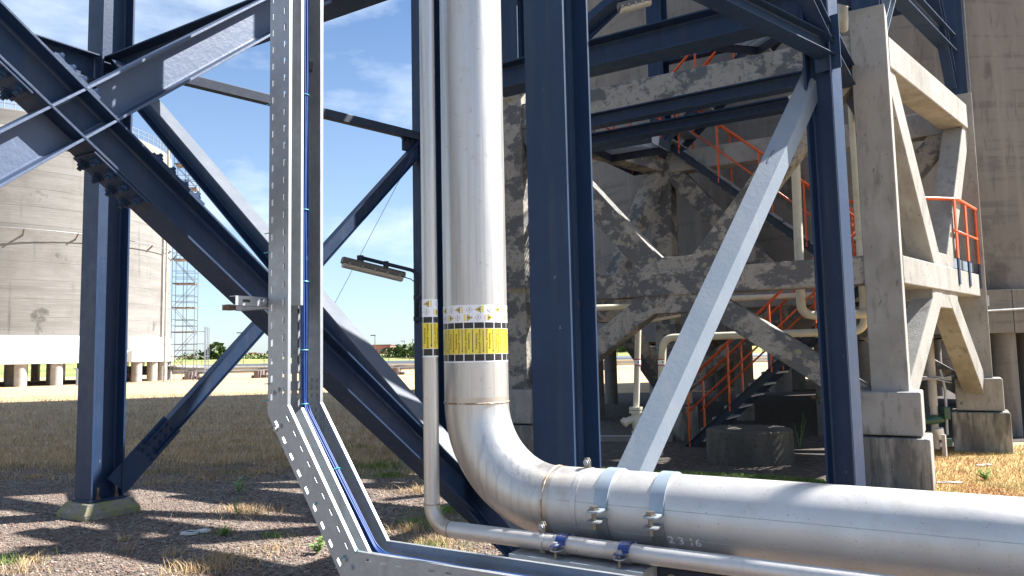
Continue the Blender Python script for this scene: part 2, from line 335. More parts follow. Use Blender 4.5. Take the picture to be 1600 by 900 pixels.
def blades(name, P, hmin, hmax, wd, mt, lean=.5, z0=0.):
    n = len(P); h = np.random.uniform(hmin, hmax, n); a = np.random.uniform(0, 6.28, n); l = np.random.uniform(.1, lean, n)*h; b = np.random.uniform(0, 6.28, n)
    base = np.c_[P, np.full(n, z0)]; wv = np.c_[np.cos(a), np.sin(a), np.zeros(n)]*wd
    mid = base+np.c_[np.cos(b)*l*.35, np.sin(b)*l*.35, h*.6]; tip = base+np.c_[np.cos(b)*l, np.sin(b)*l, h]
    vv = np.stack([base-wv, base+wv, mid+wv*.6, mid-wv*.6, tip], 1).reshape(-1, 3)
    k = np.arange(n)[:, None]*5
    q = np.concatenate([np.concatenate([k, k+1, k+2], 1), np.concatenate([k, k+2, k+3], 1), np.concatenate([k+3, k+2, k+4], 1)])
    return mesh_np(name, vv, q, 3, mt)
FLD = [(-40, 11.6), (-5, 11.9), (-1, 11.0), (.8, 10.4), (.8, 40), (-40, 40)]
def tuftpts(c, r, n, sx=1.):
    a = np.random.uniform(0, 6.28, n); q = np.abs(np.random.normal(0, r*.6, n)); return np.c_[c[0]+np.cos(a)*q*sx, c[1]+np.sin(a)*q]
blades('border_grass', np.concatenate([tuftpts((x_, 12.4+.5*math.sin(x_*1.7)+random.uniform(-2.0, .5)), random.uniform(.2, .6), 190, 2.0) for x_ in np.arange(-10, .6, .16)]), .03, .1, .004, m_straw, 1.3)
blades('field_grass', scatter(60000, FLD, 11, 38, (-.75, .05)), .05, .14, .006, m_straw, 1.2)
RG = [(4.6, 9.4), (4.3, 8.0), (4.0, 6.2), (9, 6.5), (12, 12.4), (8.2, 12.2), (6.0, 11.9), (5.3, 10.8)]
sheet('dry_grass_patch', blob_poly(RG, 8, .1), .012, m_rustygrass)
blades('orange_grass', scatter(34000, RG, 6.5, 12.4, (.5, .8)), .015, .075, .0035, m_rustygrass, 1.8)
GS = [(1.0, 9.9), (2.2, 9.1), (3.95, 8.5), (4.0, 9.25), (2.9, 9.95), (1.2, 10.7)]
blades('green_grass_strip', scatter(14000, GS, 8.3, 10.8, (.08, .5)), .015, .05, .004, m_greengrass, 1.0)
# tufts on the gravel at the places the photograph shows them
def tuftpts(c, r, n, sx=1.): 
    a = np.random.uniform(0, 6.28, n); q = np.abs(np.random.normal(0, r*.6, n)); return np.c_[c[0]+np.cos(a)*q*sx, c[1]+np.sin(a)*q]
T = []
for x, y, r, n in [(375, 800, .3, 500), (400, 805, .2, 250), (330, 890, .28, 400), (350, 875, .2, 300), (655, 770, .24, 500), (680, 850, .3, 500), (700, 870, .25, 400), (640, 830, .2, 200), (300, 895, .15, 200), (200, 862, .07, 60), (270, 868, .08, 60), (195, 845, .05, 40), (30, 895, .2, 180), (430, 860, .2, 120), (50, 880, .1, 60), (300, 692, .3, 250), (380, 704, .35, 300), (370, 690, .3, 200), (340, 699, .3, 200), (60, 690, .5, 200)]:
    p = onz(x, y, 0); T.append(tuftpts(p, r, n, 1.6))
blades('straw_tufts', np.concatenate(T), .02, .10, .0026, m_straw, 1.8)
T = []
for x, y, r, n in [(590, 730, .45, 1500), (610, 745, .3, 500), (650, 820, .25, 250), (700, 800, .3, 400), (670, 860, .3, 300), (720, 830, .3, 300), (20, 880, .2, 150), (345, 835, .15, 80), (430, 840, .15, 80), (560, 700, .4, 300)]:
    p = onz(x, y, 0); T.append(tuftpts(p, r, n, 1.5))
blades('green_tufts', np.concatenate(T), .03, .1, .003, m_greengrass, 1.1)
def weed(x, y, label, n=7, h=.22, leaf=.05, z=0.):
    p = onz(x, y, z); r = thing('weed', p, label, 'weed', 'leafy weeds growing out of the ground')
    st = MB(); lf = MB()
    for i in range(n):
        a = random.uniform(0, 6.28); q = h*random.uniform(.5, 1.1); tip = p+V((math.cos(a)*q*.45, math.sin(a)*q*.45, q))
        st.tube([p, p.lerp(tip, .5)+V((0, 0, q*.1)), tip], [.004, .003, .0015], 5)
        for k in range(7):
            c = p.lerp(tip, .25+.12*k); b = random.uniform(0, 6.28); d = V((math.cos(b), math.sin(b), random.uniform(-.1, .6)))*leaf*random.uniform(.6, 1.2)
            s_ = d.cross(V((0, 0, 1))).normalized()*leaf*.28
            lf.add([c, c+d*.5+s_, c+d, c+d*.5-s_], [(0, 1, 2, 3)])
    st.build('stem', m_leaf, r); lf.build('foliage', m_leaf, r)
    return r
weed(373, 772, 'bright green leafy weed standing alone on gravel right of the left column', 9, .2, .06)
weed(495, 866, 'low green weed on gravel beside the slanting part of the cable tray', 9, .13, .05)
weed(372, 806, 'thin seeding weed in the straw tuft below the bright weed', 5, .17, .03)
weed(690, 812, 'small green weed behind the bend of the small pipe', 7, .14, .045)
weed(1380, 762, 'spiky green weed against the nearest stained concrete plinth, left one', 6, .3, .06)
weed(1432, 764, 'spiky green weed at the corner of the nearest stained concrete plinth, right one', 7, .3, .06)
weed(1250, 700, 'tall thin weed growing beside the round concrete plinth', 4, .55, .05)
weed(350, 838, 'small flat green weed on gravel left of the slanting tray', 8, .07, .05)
weed(1540, 752, 'dark green weed in the orange dry grass on the right', 8, .12, .06)
for (x, y, lab) in [(298, 833, 'flat white stone lying on gravel left of the slanting tray'), (1478, 755, 'flat white stone in the dry grass by the nearest plinth'), (1545, 728, 'small white stone in the dry grass by the farther plinth')]:
    p = onz(x, y, .01); s_ = MB()
    for k in range(3):
        a = k*2.1+x; q = V((math.cos(a)*.06*k, math.sin(a)*.04*k, 0)); s_.prism([(.09*math.cos(t*.9)*(.7+.3*math.sin(t*3+x)), .05*math.sin(t*.9)) for t in range(7)], p+q, p+q+V((0, 0, .02)), V((1, 0, 0)), V((0, 1, 0)))
    o = s_.build('white_stone', m_rock); tag(o, lab, 'stone', 'white stones on the ground')

# =================================================================== STEEL COLUMNS
def column(x, y, Yd, z0, z1, az, fw, dp, label, base=True, mt=m_navy, r=.02, tf=.022, ped=True, loc=None):
    c = at(x, y, Yd) if loc is None else V(loc); c.z = 0
    u = V((math.sin(R_(az)), math.cos(R_(az)), 0)); v = V((u.y, -u.x, 0))
    t = thing('steel_column', V((c.x, c.y, z0)), label, 'steel column', 'blue steel columns of the pipe rack')
    mb = MB(); hbeam(mb, V((c.x, c.y, z0)), V((c.x, c.y, z1)), u, dp, fw, tf, .013, r); mb.build('shaft', mt, t, bevel=.002)
    if base:
        mb = MB(); mb.box((c.x, c.y, z0+.012), u*(dp/2+.02), v*(fw/2+.02), DZ*.012); mb.build('base_plate', m_navy, t, bevel=.003)
        for i in (-1, 1):
            for j in (-1, 1):
                bolt_at(t, me_anchor, V((c.x, c.y, z0+.024))+u*(i*(dp/2-.08))+v*(j*(fw/2-.01)), DZ, 'anchor_bolt')
    return t, c, u, v
cL = V((-4.43, 8.25, 0))
colL, cL, _, _ = column(0, 0, 0, .16, 7.5, 32, .3, .36, 'dark blue steel column on its own small mossy pedestal at the left', loc=cL)
pp = MB()
hx = lambda s, z: [cL+DU*(a*s*1.12)+DV*(b*s)+DZ*z for a, b in ((-1, -1), (1, -1), (1, 1), (-1, 1))]
vsq = hx(.27, -.05)+hx(.27, .06)+hx(.215, .158)
pp.add(vsq, [(0, 1, 5, 4), (1, 2, 6, 5), (2, 3, 7, 6), (3, 0, 4, 7), (4, 5, 9, 8), (5, 6, 10, 9), (6, 7, 11, 10), (7, 4, 8, 11), (8, 9, 10, 11)])
m_moss = mat('mossy concrete', (.22, .2, .165), .95, layers=[(5, I1, (.22, .22, .06), .45, .65), (20, I1, (.12, .1, .07), .55, .7), (9, I1, (.45, .42, .36), .58, .7)], bump=(30, .6, I1))
o = pp.build('concrete_pedestal', m_moss, bevel=.01); tag(o, 'small mossy grey pedestal with sloping shoulders under the left blue column', 'pedestal')
cK = at(887, 700, 5.3); cK.z = 0
colK, cK, _, _ = column(0, 0, 0, .1, 8.5, 32, .31, .4, 'broad dark blue steel column just right of the large pipe', loc=cK, r=.027, tf=.024)
cR = at(1321, 740, 6.85); cR.z = 0
colR, cR, uR, vR = column(0, 0, 0, .1, 8.5, 133, .24, .255, 'dark blue steel column with one sunlit side in front of the concrete frame', loc=cR)
cM = at(673, 560, 11.4); cM.z = 0
colM, cM, uM, vM = column(0, 0, 0, .05, 8.5, 36, .31, .38, 'dark blue steel column behind the thin vertical pipe', loc=cM)
fpl = MB(); fpl.box(cR+vR*0-uR*0+DZ*4.3+(uR if uR.x > 0 else -uR)*(.12+.0015), vR*.1265, (uR if uR.x > 0 else -uR)*.0012, DZ*4.17); fpl.build('sun_painted_flange_face', m_flange_suntone, colR)  # thin pale sheet added so the navy flange looks sunlit
for c_, n_ in ((cK, 'low concrete footing hidden behind the pipe bend under the broad column'), (cR, 'low concrete footing under the sunlit sided column'), (cM, 'low concrete footing under the column behind the thin pipe')):
    b_ = MB(); b_.box((c_.x, c_.y, .02), DU*.34, DV*.3, DZ*.08); o = b_.build('concrete_footing', m_conc, bevel=.01); tag(o, n_, 'footing')

# =================================================================== X BRACE (crossing diagonals in plane v=-3.05)
VP = -3.05
def edges_to_beam(v0, lo, up, ext0, ext1):
    a0, a1 = onv(*lo[0], v0), onv(*lo[1], v0); b0, b1 = onv(*up[0], v0), onv(*up[1], v0)
    d = ((a1-a0).normalized()+(b1-b0).normalized()).normalized()
    n = DV.cross(d).normalized(); n = n if n.z > 0 else -n
    am, bm = (a0+a1)/2, (b0+b1)/2
    h = (bm-am).dot(n); c = am+n*(h/2)
    t0 = (a0-c).dot(d)+ext0; t1 = (a1-c).dot(d)+ext1
    return c+d*t0, c+d*t1, n, h, d
xb = thing('cross_brace', onv(132, 173, VP), 'two crossing blue steel beams forming a large X in front of the left column', 'steel brace')
BW = .17
p0, p1, nA, hA, dA = edges_to_beam(VP, ((79, 165), (816, 871)), ((135, 135), (660, 666)), -1.6, .12)
off = -DV*(BW/2)
A0, A1 = p0+off, p1+off
mb = MB(); hbeam(mb, A0, A1, nA, hA, BW, .011, .008, .012); mb.build('falling_diagonal', m_navy, xb, bevel=.0015)
q0, q1, nC, hC, dC = edges_to_beam(VP, ((0, 291), (312, 121)), ((0, 207), (367, 18)), -.9, 1.1)
C0, C1 = q0+off, q1+off
mb = MB(); hbeam(mb, C0, C1, nC, hC, BW-.004, .011, .007, .012); mb.build('rising_diagonal', m_navy_suntone, xb, bevel=.0015)  # lighter colour carries the sunlight on this whole diagonal
def on_line(px, c0, d, v0=VP):       # parameter along a diagonal at photo column px
    best = min(((abs(800+F_PX*0-0), 0),)); 
    ts = [i*.01 for i in range(-50, 700)]
    def proj(P): q = P-CAM; return 800+F_PX*q.dot(RX)/q.dot(FW)
    return min(ts, key=lambda t: abs(proj(c0+d*t)-px))
def splice(px0, px1, side, nb=4):
    t0, t1 = on_line(px0, A0, dA), on_line(px1, A0, dA)
    c = A0+dA*((t0+t1)/2)+nA*(side*(hA/2+.007))
    mb = MB(); mb.box(c, dA*(abs(t1-t0)/2), DV*(BW/2-.004), nA*.006); mb.build('splice_plate', m_navy, xb, bevel=.0015)
    for i in range(nb):
        for j in (-1, 1):
            p = A0+dA*(t0+(t1-t0)*(i+.5)/nb)+nA*(side*(hA/2+.013))+DV*(j*BW*.29)
            bolt_at(xb, me_boltN, p, nA*side)
splice(45, 118, 1, 4); splice(205, 285, 1, 4); splice(-40, 62, -1, 4); splice(152, 236, -1, 4)

# =================================================================== other braces
brB = thing('steel_brace', cK-DU*.0+DZ*.2, 'long diagonal steel brace with sunlit grey top face falling behind the pipes', 'steel brace')
uB = 4.42
b0, b1 = onu(233, 161, uB-.09), onu(625, 622, uB-.09)
dB = (b1-b0).normalized(); nB = DU.cross(dB).normalized(); nB = nB if nB.z > 0 else -nB
s0 = b0-dB*.9; s1 = b1+dB*1.55
mb = MB(); hbeam(mb, s0+DU*.09-nB*.085, s1+DU*.09-nB*.085, nB, .17, .18, .012, .009, .012); mb.build('brace_beam', m_navy, brB, bevel=.0015)
topf = MB(); topf.box((s0+s1)/2+DU*.09+nB*.003, dB*((s1-s0).length/2-.1), DU*.088, nB*.0025); topf.build('sun_tone_strip', m_strip_suntone, brB)  # added strip; its pale colour stands in for sun on the flange
# brace from the left column foot up to the column behind the small pipe, and the tie above it
brE = thing('steel_brace', cL+DZ*.2, 'slim blue diagonal brace rising from the foot of the left column', 'steel brace')
e0 = at(197, 742, 8.35); e1 = at(656, 229, 11.3); dE = (e1-e0).normalized(); hE = V((dE.y, -dE.x, 0)).normalized(); nE = dE.cross(hE).normalized(); nE = nE if nE.z > 0 else -nE
mb = MB(); hbeam(mb, e0+dE*.35, e1, nE, .17, .15, .01, .008, .01); mb.build('brace_beam', m_navy, brE, bevel=.0015)
mb = MB(); mb.box(e0+dE*.28, dE*.42, nE*.13, hE*.006); mb.build('gusset_plate', m_navy, brE)
for i in range(5):
    for j in (-1, 1):
        mb_p = e0+dE*(.28+i*.09)+nE*(j*.088); bolt_at(brE, me_boltN, mb_p, nE*j)
        bolt_at(brE, me_boltN, e0+dE*(.3+i*.09)+nE*(j*.04)+hE*.008, hE)
tie = thing('tie_beam', at(300, 130, 9), 'thin dark horizontal tie running from behind the X brace to the column behind the thin pipe', 'steel beam')
t0, t1 = at(190, 100, 8.4), at(655, 214, 11.3)
mb = MB(); bar(mb, t0, t1, DZ, .125, .1); mb.build('tie_bar', m_darksteel, tie, bevel=.006)
mb = MB(); mb.box(t1+V((-.12, -.06, -.1)), (t1-t0).normalized()*.16, DZ*.15, V((.7, -.7, 0))*.008); mb.build('gusset_plate', m_darksteel, tie)
for i in range(4): bolt_at(tie, me_boltN, t1-(t1-t0).normalized()*(.04+.09*i)+DZ*-.075, -DZ)
# beams framed into the left column
zt = 4.79
def beam_thing(p0, p1, h, b, label, mt=m_navy, tf=.016, hint=DZ):
    t = thing('steel_beam', V(p0), label, 'steel beam', 'blue steel beams of the pipe rack'); mb = MB(); hbeam(mb, p0, p1, hint, h, b, tf, .01, .015); mb.build('beam_web_and_flanges', mt, t, bevel=.002); return t
uL = cL.dot(DU); vL = cL.dot(DV)
beam_thing(W(uL-5, vL, zt), W(uL-.19, vL, zt), .3, .26, 'dark blue beam meeting the left column from the left edge')
beam_thing(W(uL, vL+.02, zt+.002), W(uL, cK.dot(DV)-.02, zt+.002), .3, .28, 'dark blue beam rising away from the left column above the X brace')
# D: pale sunlit angle brace from the broad column foot to the right column
brD = thing('angle_brace', at(1000, 735, 5.6), 'pale sunlit steel angle brace slanting from the pipe up to the right column', 'steel brace')
d0, d1 = at(927, 895, 5.05), at(1284, 108, 6.95)
dD = (d1-d0).normalized(); hD = V((.66, -.75, 0)); hD = (hD-dD*hD.dot(dD)).normalized(); sD = dD.cross(hD).normalized(); sD = sD if sD.x > 0 else -sD
def angle(mb, p0, p1, a, b, wa, wb, t):
    return mb.prism([(0, 0), (wa, 0), (wa, t), (t, t), (t, wb), (0, wb)], p0, p1, a, b)
# section: broad face towards the camera, flange folding back on the sunny side
fa = (V((-.97, .08, .0))); fa = (fa-dD*fa.dot(dD)).normalized(); fb = V((.80, .60, 0)); fb = (fb-dD*fb.dot(dD)).normalized()
mb = MB(); angle(mb, d0, d1, fa, fb, .15, .12, .012); o = mb.build('angle_bar', m_paleblue, brD, bevel=.002)
mb = MB(); mb.box(d1+dD*.09-fb*.004+fa*.08, dD*.17, fa*.075, fb*.006); mb.build('end_plate', m_navy, brD)
for i in range(3): bolt_at(brD, me_boltN, d1-dD*(.05-.075*i)+fa*.06-fb*.008, -fb)
for i in range(3): bolt_at(brD, me_boltN, d1-dD*(.02+.075*i)+fb*.07-fa*.0, -fa)
mk = MB(); nmk = dD.cross(fa).normalized(); nmk = nmk if nmk.y < 0 else -nmk
pm = d0+dD*((d1-d0).length*.77)+fa*.09
for a_, b_ in (((0, 0), (.01, .018)), ((0, 0), (-.01, -.13)), ((-.01, -.13), (.0, -.15))):
    P0 = pm+fa*-a_[0]+dD*a_[1]+nmk*.0015; P1 = pm+fa*-b_[0]+dD*b_[1]+nmk*.0015; bar(mk, P0, P1, fa, .006, .001)
mk.build('marker_scribble', m_marker, brD)
# braces meeting at the head of the right column
nodeR = at(1296, 78, 6.75)
def lbrace(p0, p1, label, w_=.12, mt=m_navy):
    t = thing('angle_brace', V(p0), label, 'steel brace'); d = (V(p1)-V(p0)).normalized()
    a = V((.7, -.7, 0)); a = (a-d*a.dot(d)).normalized(); b = d.cross(a)
    mb = MB(); hbeam(mb, p0, p1, b, w_, w_, .008, .008, .01); mb.build('brace_bar', mt, t, bevel=.001); return t
lbrace(nodeR, cK+DZ*4.75+V((.2, .1, 0)), 'dark brace with thin sunlit edges rising left from the right column head', .17)
lbrace(nodeR+V((0, 0, .08)), nodeR+(at(1260, 0, 6.45)-nodeR)*3.2, 'steep dark brace with sunlit edges above the right column head', .13)
po = MB(); pc = W(7.33, 3.02, 0); po.box(pc+DZ*4.2, DU*.035, DV*.04, DZ*4.2); o = po.build('steel_post', m_navy, bevel=.004); tag(o, 'slim steel post standing right of the view whose shadow crosses the large pipe', 'steel post')
gp = MB(); gp.box(nodeR+V((-.03, -.02, .05)), V((.66, -.6, 0))*.13, DZ*.25, V((.6, .66, 0))*.007); o = gp.build('gusset_plate', m_navy); tag(o, 'bolted gusset plate at the head of the right column', 'steel plate')

# =================================================================== horizontal steel and old concrete frame behind
vR_ = cR.dot(DV)
beam_thing(W(7.3, -4.7, 4.79), W(7.3, vR_-.15, 4.79), .3, .3, 'wide dark blue beam crossing above the concrete beam behind the broad column')
beam_thing(W(8.95, -5.25, 4.65), W(8.95, -1.35, 4.65), .17, .18, 'upper of two thin dark beams just below the patchy concrete beam')
beam_thing(W(9.5, -5.55, 4.57), W(9.5, -1.9, 4.57), .15, .2, 'lower of two thin dark beams just below the patchy concrete beam')
beam_thing(W(7.3, -1.25, 4.8), W(11.5, -1.25, 4.8), .25, .2, 'dark beam running back from the right column head over the concrete frame')

P1 = V((4.32, 8.80, 0)); P3 = V((.12, 11.25, 0)); P2 = V((7.1, 11.75, 0)); P4 = P3+(P2-P1)
fr = thing('concrete_trestle', P1, 'old braced concrete frame with patchy peeling coating standing on stained plinths', 'concrete frame')
fd = (P1-P3).normalized(); fn = V((fd.y, -fd.x, 0)); fn = fn if fn.y < 0 else -fn      # front plane direction, normal to the viewer
sdn = (P2-P1).normalized()
LW = .385
def leg(P, top, z0=1.0, mt=m_conc):
    mb = MB(); bar(mb, P+DZ*z0, P+DZ*top, fd, LW, LW); return mb.build('leg', mt, fr, bevel=.012)
for P, tp in ((P1, 5.58), (P2, 5.5), (P3, 5.5), (P4, 5.5)):
    leg(P, tp, mt=(m_conc if P is P1 or P is P2 else m_concpaint))
    for hw, za, zb in ((.31, .62, 1.1), (.375, -.05, .6)):
        mb = MB(); mb.box(P+DZ*((za+zb)/2), fd*hw, sdn.cross(DZ).normalized()*0+V((-fd.y, fd.x, 0))*hw, DZ*((zb-za)/2)); mb.build('plinth', m_plinth if za < 0 else m_conc, fr, bevel=.02)
    mb = MB(); mb.add([], [])
def cbeam(a, b, za, zb, mt=m_concpaint, th=.33, nm='beam', lbl=None):
    d = (b-a).normalized(); n = V((-d.y, d.x, 0)); mb = MB()
    mb.box((a+b)/2+DZ*((za+zb)/2), d*((b-a).length/2-LW/2+.02), n*(th/2), DZ*((zb-za)/2)); return mb.build(nm, mt, fr, bevel=.012, label=lbl)
for a, b, mt in ((P3, P1, m_concpaint), (P1, P2, m_conc), (P4, P2, m_conc), (P3, P4, m_concpaint)):
    cbeam(a, b, 4.92, 5.30, mt); cbeam(a, b, 2.33, 2.66, mt)
def cdiag(p0, p1, w_, mt, th=.3, n=None):
    mb = MB(); d = (p1-p0).normalized(); hn = n if n else V((-fd.y, fd.x, 0)); a = hn; b = d.cross(a).normalized()
    mb.prism([(-th/2, -w_/2), (th/2, -w_/2), (th/2, w_/2), (-th/2, w_/2)], p0, p1, a, b); return mb.build('diagonal', mt, fr, bevel=.012)
def kbrace(a, b, mt, th=.3):
    d = (b-a).normalized(); n = V((-d.y, d.x, 0)); mid = (a+b)/2; ln = (b-a).length
    cdiag(mid-d*.25+DZ*2.62, a+d*.2+DZ*4.95, .33, mt, th, n); cdiag(mid+d*.25+DZ*2.62, b-d*.2+DZ*4.95, .33, mt, th*.98, n)
    cdiag(mid-d*.22+DZ*2.36, a+d*.12+DZ*.9, .3, mt, th, n); cdiag(mid+d*.22+DZ*2.36, b-d*.12+DZ*.9, .3, mt, th*.98, n)
    mb = MB(); bar(mb, mid-d*.62+DZ*2.22, mid+d*.62+DZ*2.22, DZ, .24, th*.96); mb.build('haunch', mt, fr, bevel=.01)
    mb = MB(); bar(mb, mid-d*.36+DZ*2.74, mid+d*.36+DZ*2.74, DZ, .2, th*.96); mb.build('haunch', mt, fr, bevel=.01)
kbrace(P3, P1, m_concpaint, .28); kbrace(P1, P2, m_conc, .28); kbrace(P4, P2, m_concpaint, .28); kbrace(P3, P4, m_concpaint, .28)
# steel legs of the upper rig standing on the concrete legs, its vessel above
def stub(P, label, z1=9.3):
    column(0, 0, 0, 5.5 if P is not P1 else 5.58, z1, 32, .3, .34, label, loc=V((P.x, P.y, 0)), base=False)
stub(P2, 'blue steel column standing on the right rear concrete leg'); stub(P3, 'dark steel column standing on the left concrete leg behind the large pipe'); stub(P4, 'dark steel column standing on the hidden rear concrete leg'); stub(P1, 'blue steel column standing on the nearest concrete leg')
up = P1+DZ*6.3; beam_thing(up+sdn*.2, P2+DZ*6.3-sdn*.2, .26, .2, 'dark beam between the steel columns above the sunlit concrete beam')
lbrace(P1+DZ*5.35+sdn*.35, P1+DZ*6.6+sdn*1.3, 'pale sunlit brace rising from the nearest concrete leg top', .12, m_paleblue)
lbrace(P2+DZ*5.6-sdn*.25, P2+DZ*8.0-sdn*1.6, 'dark brace with one sunlit edge falling to the right rear column foot', .15)
lbrace(P3+DZ*5.6+sdn*.2, P4+DZ*8.8-sdn*.2, 'dark brace above the far concrete beam behind the broad column', .17)
lbrace(P4+DZ*5.6+fd*.2, P2+DZ*9.0-fd*.4, 'dark brace above the rear concrete beam', .17)
beam_thing(P4+DZ*7.2, P2+DZ*7.2, .25, .2, 'dark beam high over the rear concrete beam')
beam_thing(P3+DZ*7.4, P1+DZ*7.4, .3, .25, 'dark beam high over the front concrete beam')
lbrace(P1+DZ*5.75, P3+DZ*8.4, 'dark brace rising left over the front concrete beam, part of the upper X', .2)
lbrace(P3+DZ*5.75+sdn*.12, P1+DZ*8.4+sdn*.12, 'dark brace rising right over the front concrete beam, part of the upper X', .2)
# =================================================================== TANKS
def tank(name, c, R, z0, zr, h, label, mts, step=None, npier=28, rp=.42, a0=0, joint=True, ringparts=36):
    t = thing(name, V((c[0], c[1], 0)), label, 'tank')
    mb = MB(); prof = [(R*.2, h), (R-.05, h), (R, h-.05)]
    nl = max(3, int((h-zr)/1.35)); 
    for i in range(nl+1) if joint else ():      # casting lifts with shallow joints
        z = h-.3-(h-.3-zr)*i/nl
        prof += [(R, z+.02), (R-.012, z+.012), (R-.012, z), (R, z-.008)] if 0 < i < nl else [(R, z)]
    if not joint: prof += [(R, zr)]
    mb.lathe((c[0], c[1], 0), prof, 128); w_ = mb.build('wall', mts[0], t, 'auto')
    mb = MB(); rr = R+.22
    mb.lathe((c[0], c[1], 0), [(.01, z0+.05), (rr-.35, z0+.05)], 64); mb.build('floor_slab', mts[2], t)
    for i in range(ringparts):
        a = 2*math.pi*i/ringparts+a0; b = 2*math.pi*(i+1)/ringparts+a0-.012/rr
        lvl = [(rr, z0, zr)] if not step else [(rr+.22, z0, step), (rr, step, zr)]
        for r_, za, zb in lvl:
            mb = MB(); mb.lathe((c[0], c[1], 0), [(R-.3, za), (r_, za), (r_, zb), (R-.1, zb+.03), (R-.3, zb+.03)], 3, a, b)
            mb.build('ring_panel', mts[1], t)
    for i in range(npier):
        a = 2*math.pi*i/npier+a0
        for k, rad in enumerate((R-.1, R*.62)):
            if k and i % 2: continue
            p = V((c[0]+rad*math.sin(a), c[1]+rad*math.cos(a), 0)); mb = MB(); mb.tube([p-DZ*.1, p+DZ*(z0+.06)], rp, 16, False); mb.build('pier', mts[2], t, True)
    return t
aT = R_(-34); DT = 80
cT = (DT*math.sin(aT), DT*math.cos(aT))
tL = tank('concrete_tank', cT, 13.5, 1.65, 3.7, 20.6, 'large round pale concrete tank on short piers in the field at the left', (m_tankwall, m_whitering, m_pier), step=2.75, npier=36, rp=.42)
mb = MB()  # narrow pilaster on the wall and ring cable on stand-off brackets
a = R_(180-35); aP = math.atan2(-cT[0]+at(252, 400, 68).x, at(252, 400, 68).y-cT[1])
mb.box(V((cT[0]+13.55*math.sin(aP), cT[1]+13.55*math.cos(aP), 11.5)), V((math.cos(aP), -math.sin(aP), 0))*.4, V((math.sin(aP), math.cos(aP), 0))*.12, DZ*7.8); mb.build('pilaster', m_pier, tL)
mb = MB(); ringpts = [V((cT[0]+13.95*math.sin(2*math.pi*i/90), cT[1]+13.95*math.cos(2*math.pi*i/90), 11.6)) for i in range(90)]
mb.tube(ringpts, .035, 6, closed=True); mb.build('ring_cable', m_galv_flat, tL)
for i in range(24):
    a = 2*math.pi*i/24+.1; d = V((math.sin(a), math.cos(a), 0)); c_ = V((cT[0], cT[1], 0)); mb = MB(); mb.tube([c_+d*13.4+DZ*11.1, c_+d*14.0+DZ*11.6], .06, 6); mb.build('bracket', m_fardark, tL)
mb = MB()
for i in range(120):
    a = 2*math.pi*i/120; d = V((math.sin(a), math.cos(a), 0)); c_ = V((cT[0], cT[1], 0)); mb.tube([c_+d*13.4+DZ*20.5, c_+d*13.4+DZ*21.4], .03, 5)
for zz in (21.0, 21.4): mb.tube([V((cT[0]+13.4*math.sin(2*math.pi*i/90), cT[1]+13.4*math.cos(2*math.pi*i/90), zz)) for i in range(90)], .03, 5, closed=True)
mb.build('top_railing', m_galv_flat, tL)
for zz, r_ in ((19.2, 13.62), (18.2, 13.58)):
    mb = MB(); mb.lathe((cT[0], cT[1], 0), [(13.4, zz-.1), (r_, zz-.1), (r_, zz+.1), (13.4, zz+.1)], 96); mb.build('rim_band', m_pier, tL)

cT1 = (8.45, 20.25)
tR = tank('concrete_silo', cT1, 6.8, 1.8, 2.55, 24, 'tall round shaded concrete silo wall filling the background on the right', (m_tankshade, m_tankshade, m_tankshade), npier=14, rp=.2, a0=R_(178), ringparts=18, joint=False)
# conduit and small pipe run on the silo wall
cd = thing('conduit', at(1532, 470, 13.3), 'thin grey conduit with junction fittings on the silo wall at the right edge', 'conduit')
mb = MB(); mb.tube([at(1503, -30, 13.45), at(1540, 460, 13.2), at(1541, 560, 13.1)], .015, 6); mb.build('riser', m_galv_flat, cd)
mb = MB(); mb.tube([at(1540, 486, 13.1), at(1640, 480, 13.1)], .022, 6); mb.build('cross_run', m_galv_flat, cd)
mb = MB(); mb.tube([at(1540, 462, 13.1), at(1541, 478, 13.1)], .05, 8); mb.tube([at(1541, 500, 13.1), at(1541, 515, 13.1)], .04, 8); mb.build('fitting', m_galv_flat, cd)
cT2 = (13.6, 34.7)  # added out of sight, placed and sized to cast shade on the field
tank('concrete_silo', cT2, 7.0, 1.8, 2.55, 35, 'unseen silo added beyond the first to shade the field', (m_tankshade, m_tankshade, m_tankshade), npier=14, rp=.42, a0=.1, ringparts=12, joint=False)

# scaffold tower beside the left tank
S0 = at(266, 598, 62); S0.z = 0
sx_, sy_ = V((.97, .24, 0)), V((-.24, .97, 0))
scf = thing('scaffold_tower', S0, 'tall tubular scaffold tower with reddish decks beside the left tank', 'scaffold')
SWd, SD_ = 1.75, 1.6; lv = [2.0*i for i in range(10)]
for i in range(3):
    for j in range(2):
        b_ = S0+sx_*(SWd*i*.5)+sy_*(SD_*j); mb = MB(); mb.tube([b_, b_+DZ*19], .026, 6); mb.build('standard', m_scaf, scf)
for z in lv[1:]:
    mb = MB(); mb.box(S0+sx_*SWd*.5+sy_*SD_*.5+DZ*z, sx_*SWd*.5, sy_*SD_*.45, DZ*.04); mb.build('deck', m_scafdeck, scf)
    mb = MB()
    for dz in (.5, 1.0):
        for j in (0, 1): mb.tube([S0+sy_*(SD_*j)+DZ*(z+dz), S0+sx_*SWd+sy_*(SD_*j)+DZ*(z+dz)], .025, 5)
    mb.build('guard_rail', m_scaf, scf)
for k in range(9):
    mb = MB(); a_, b_ = (0, SWd) if k % 2 else (SWd, 0)
    for j in (0, 1): mb = MB(); mb.tube([S0+sx_*a_+sy_*(SD_*j)+DZ*(2*k), S0+sx_*b_+sy_*(SD_*j)+DZ*(2*k+2)], .02, 5); mb.build('diagonal_tube', m_scaf, scf)
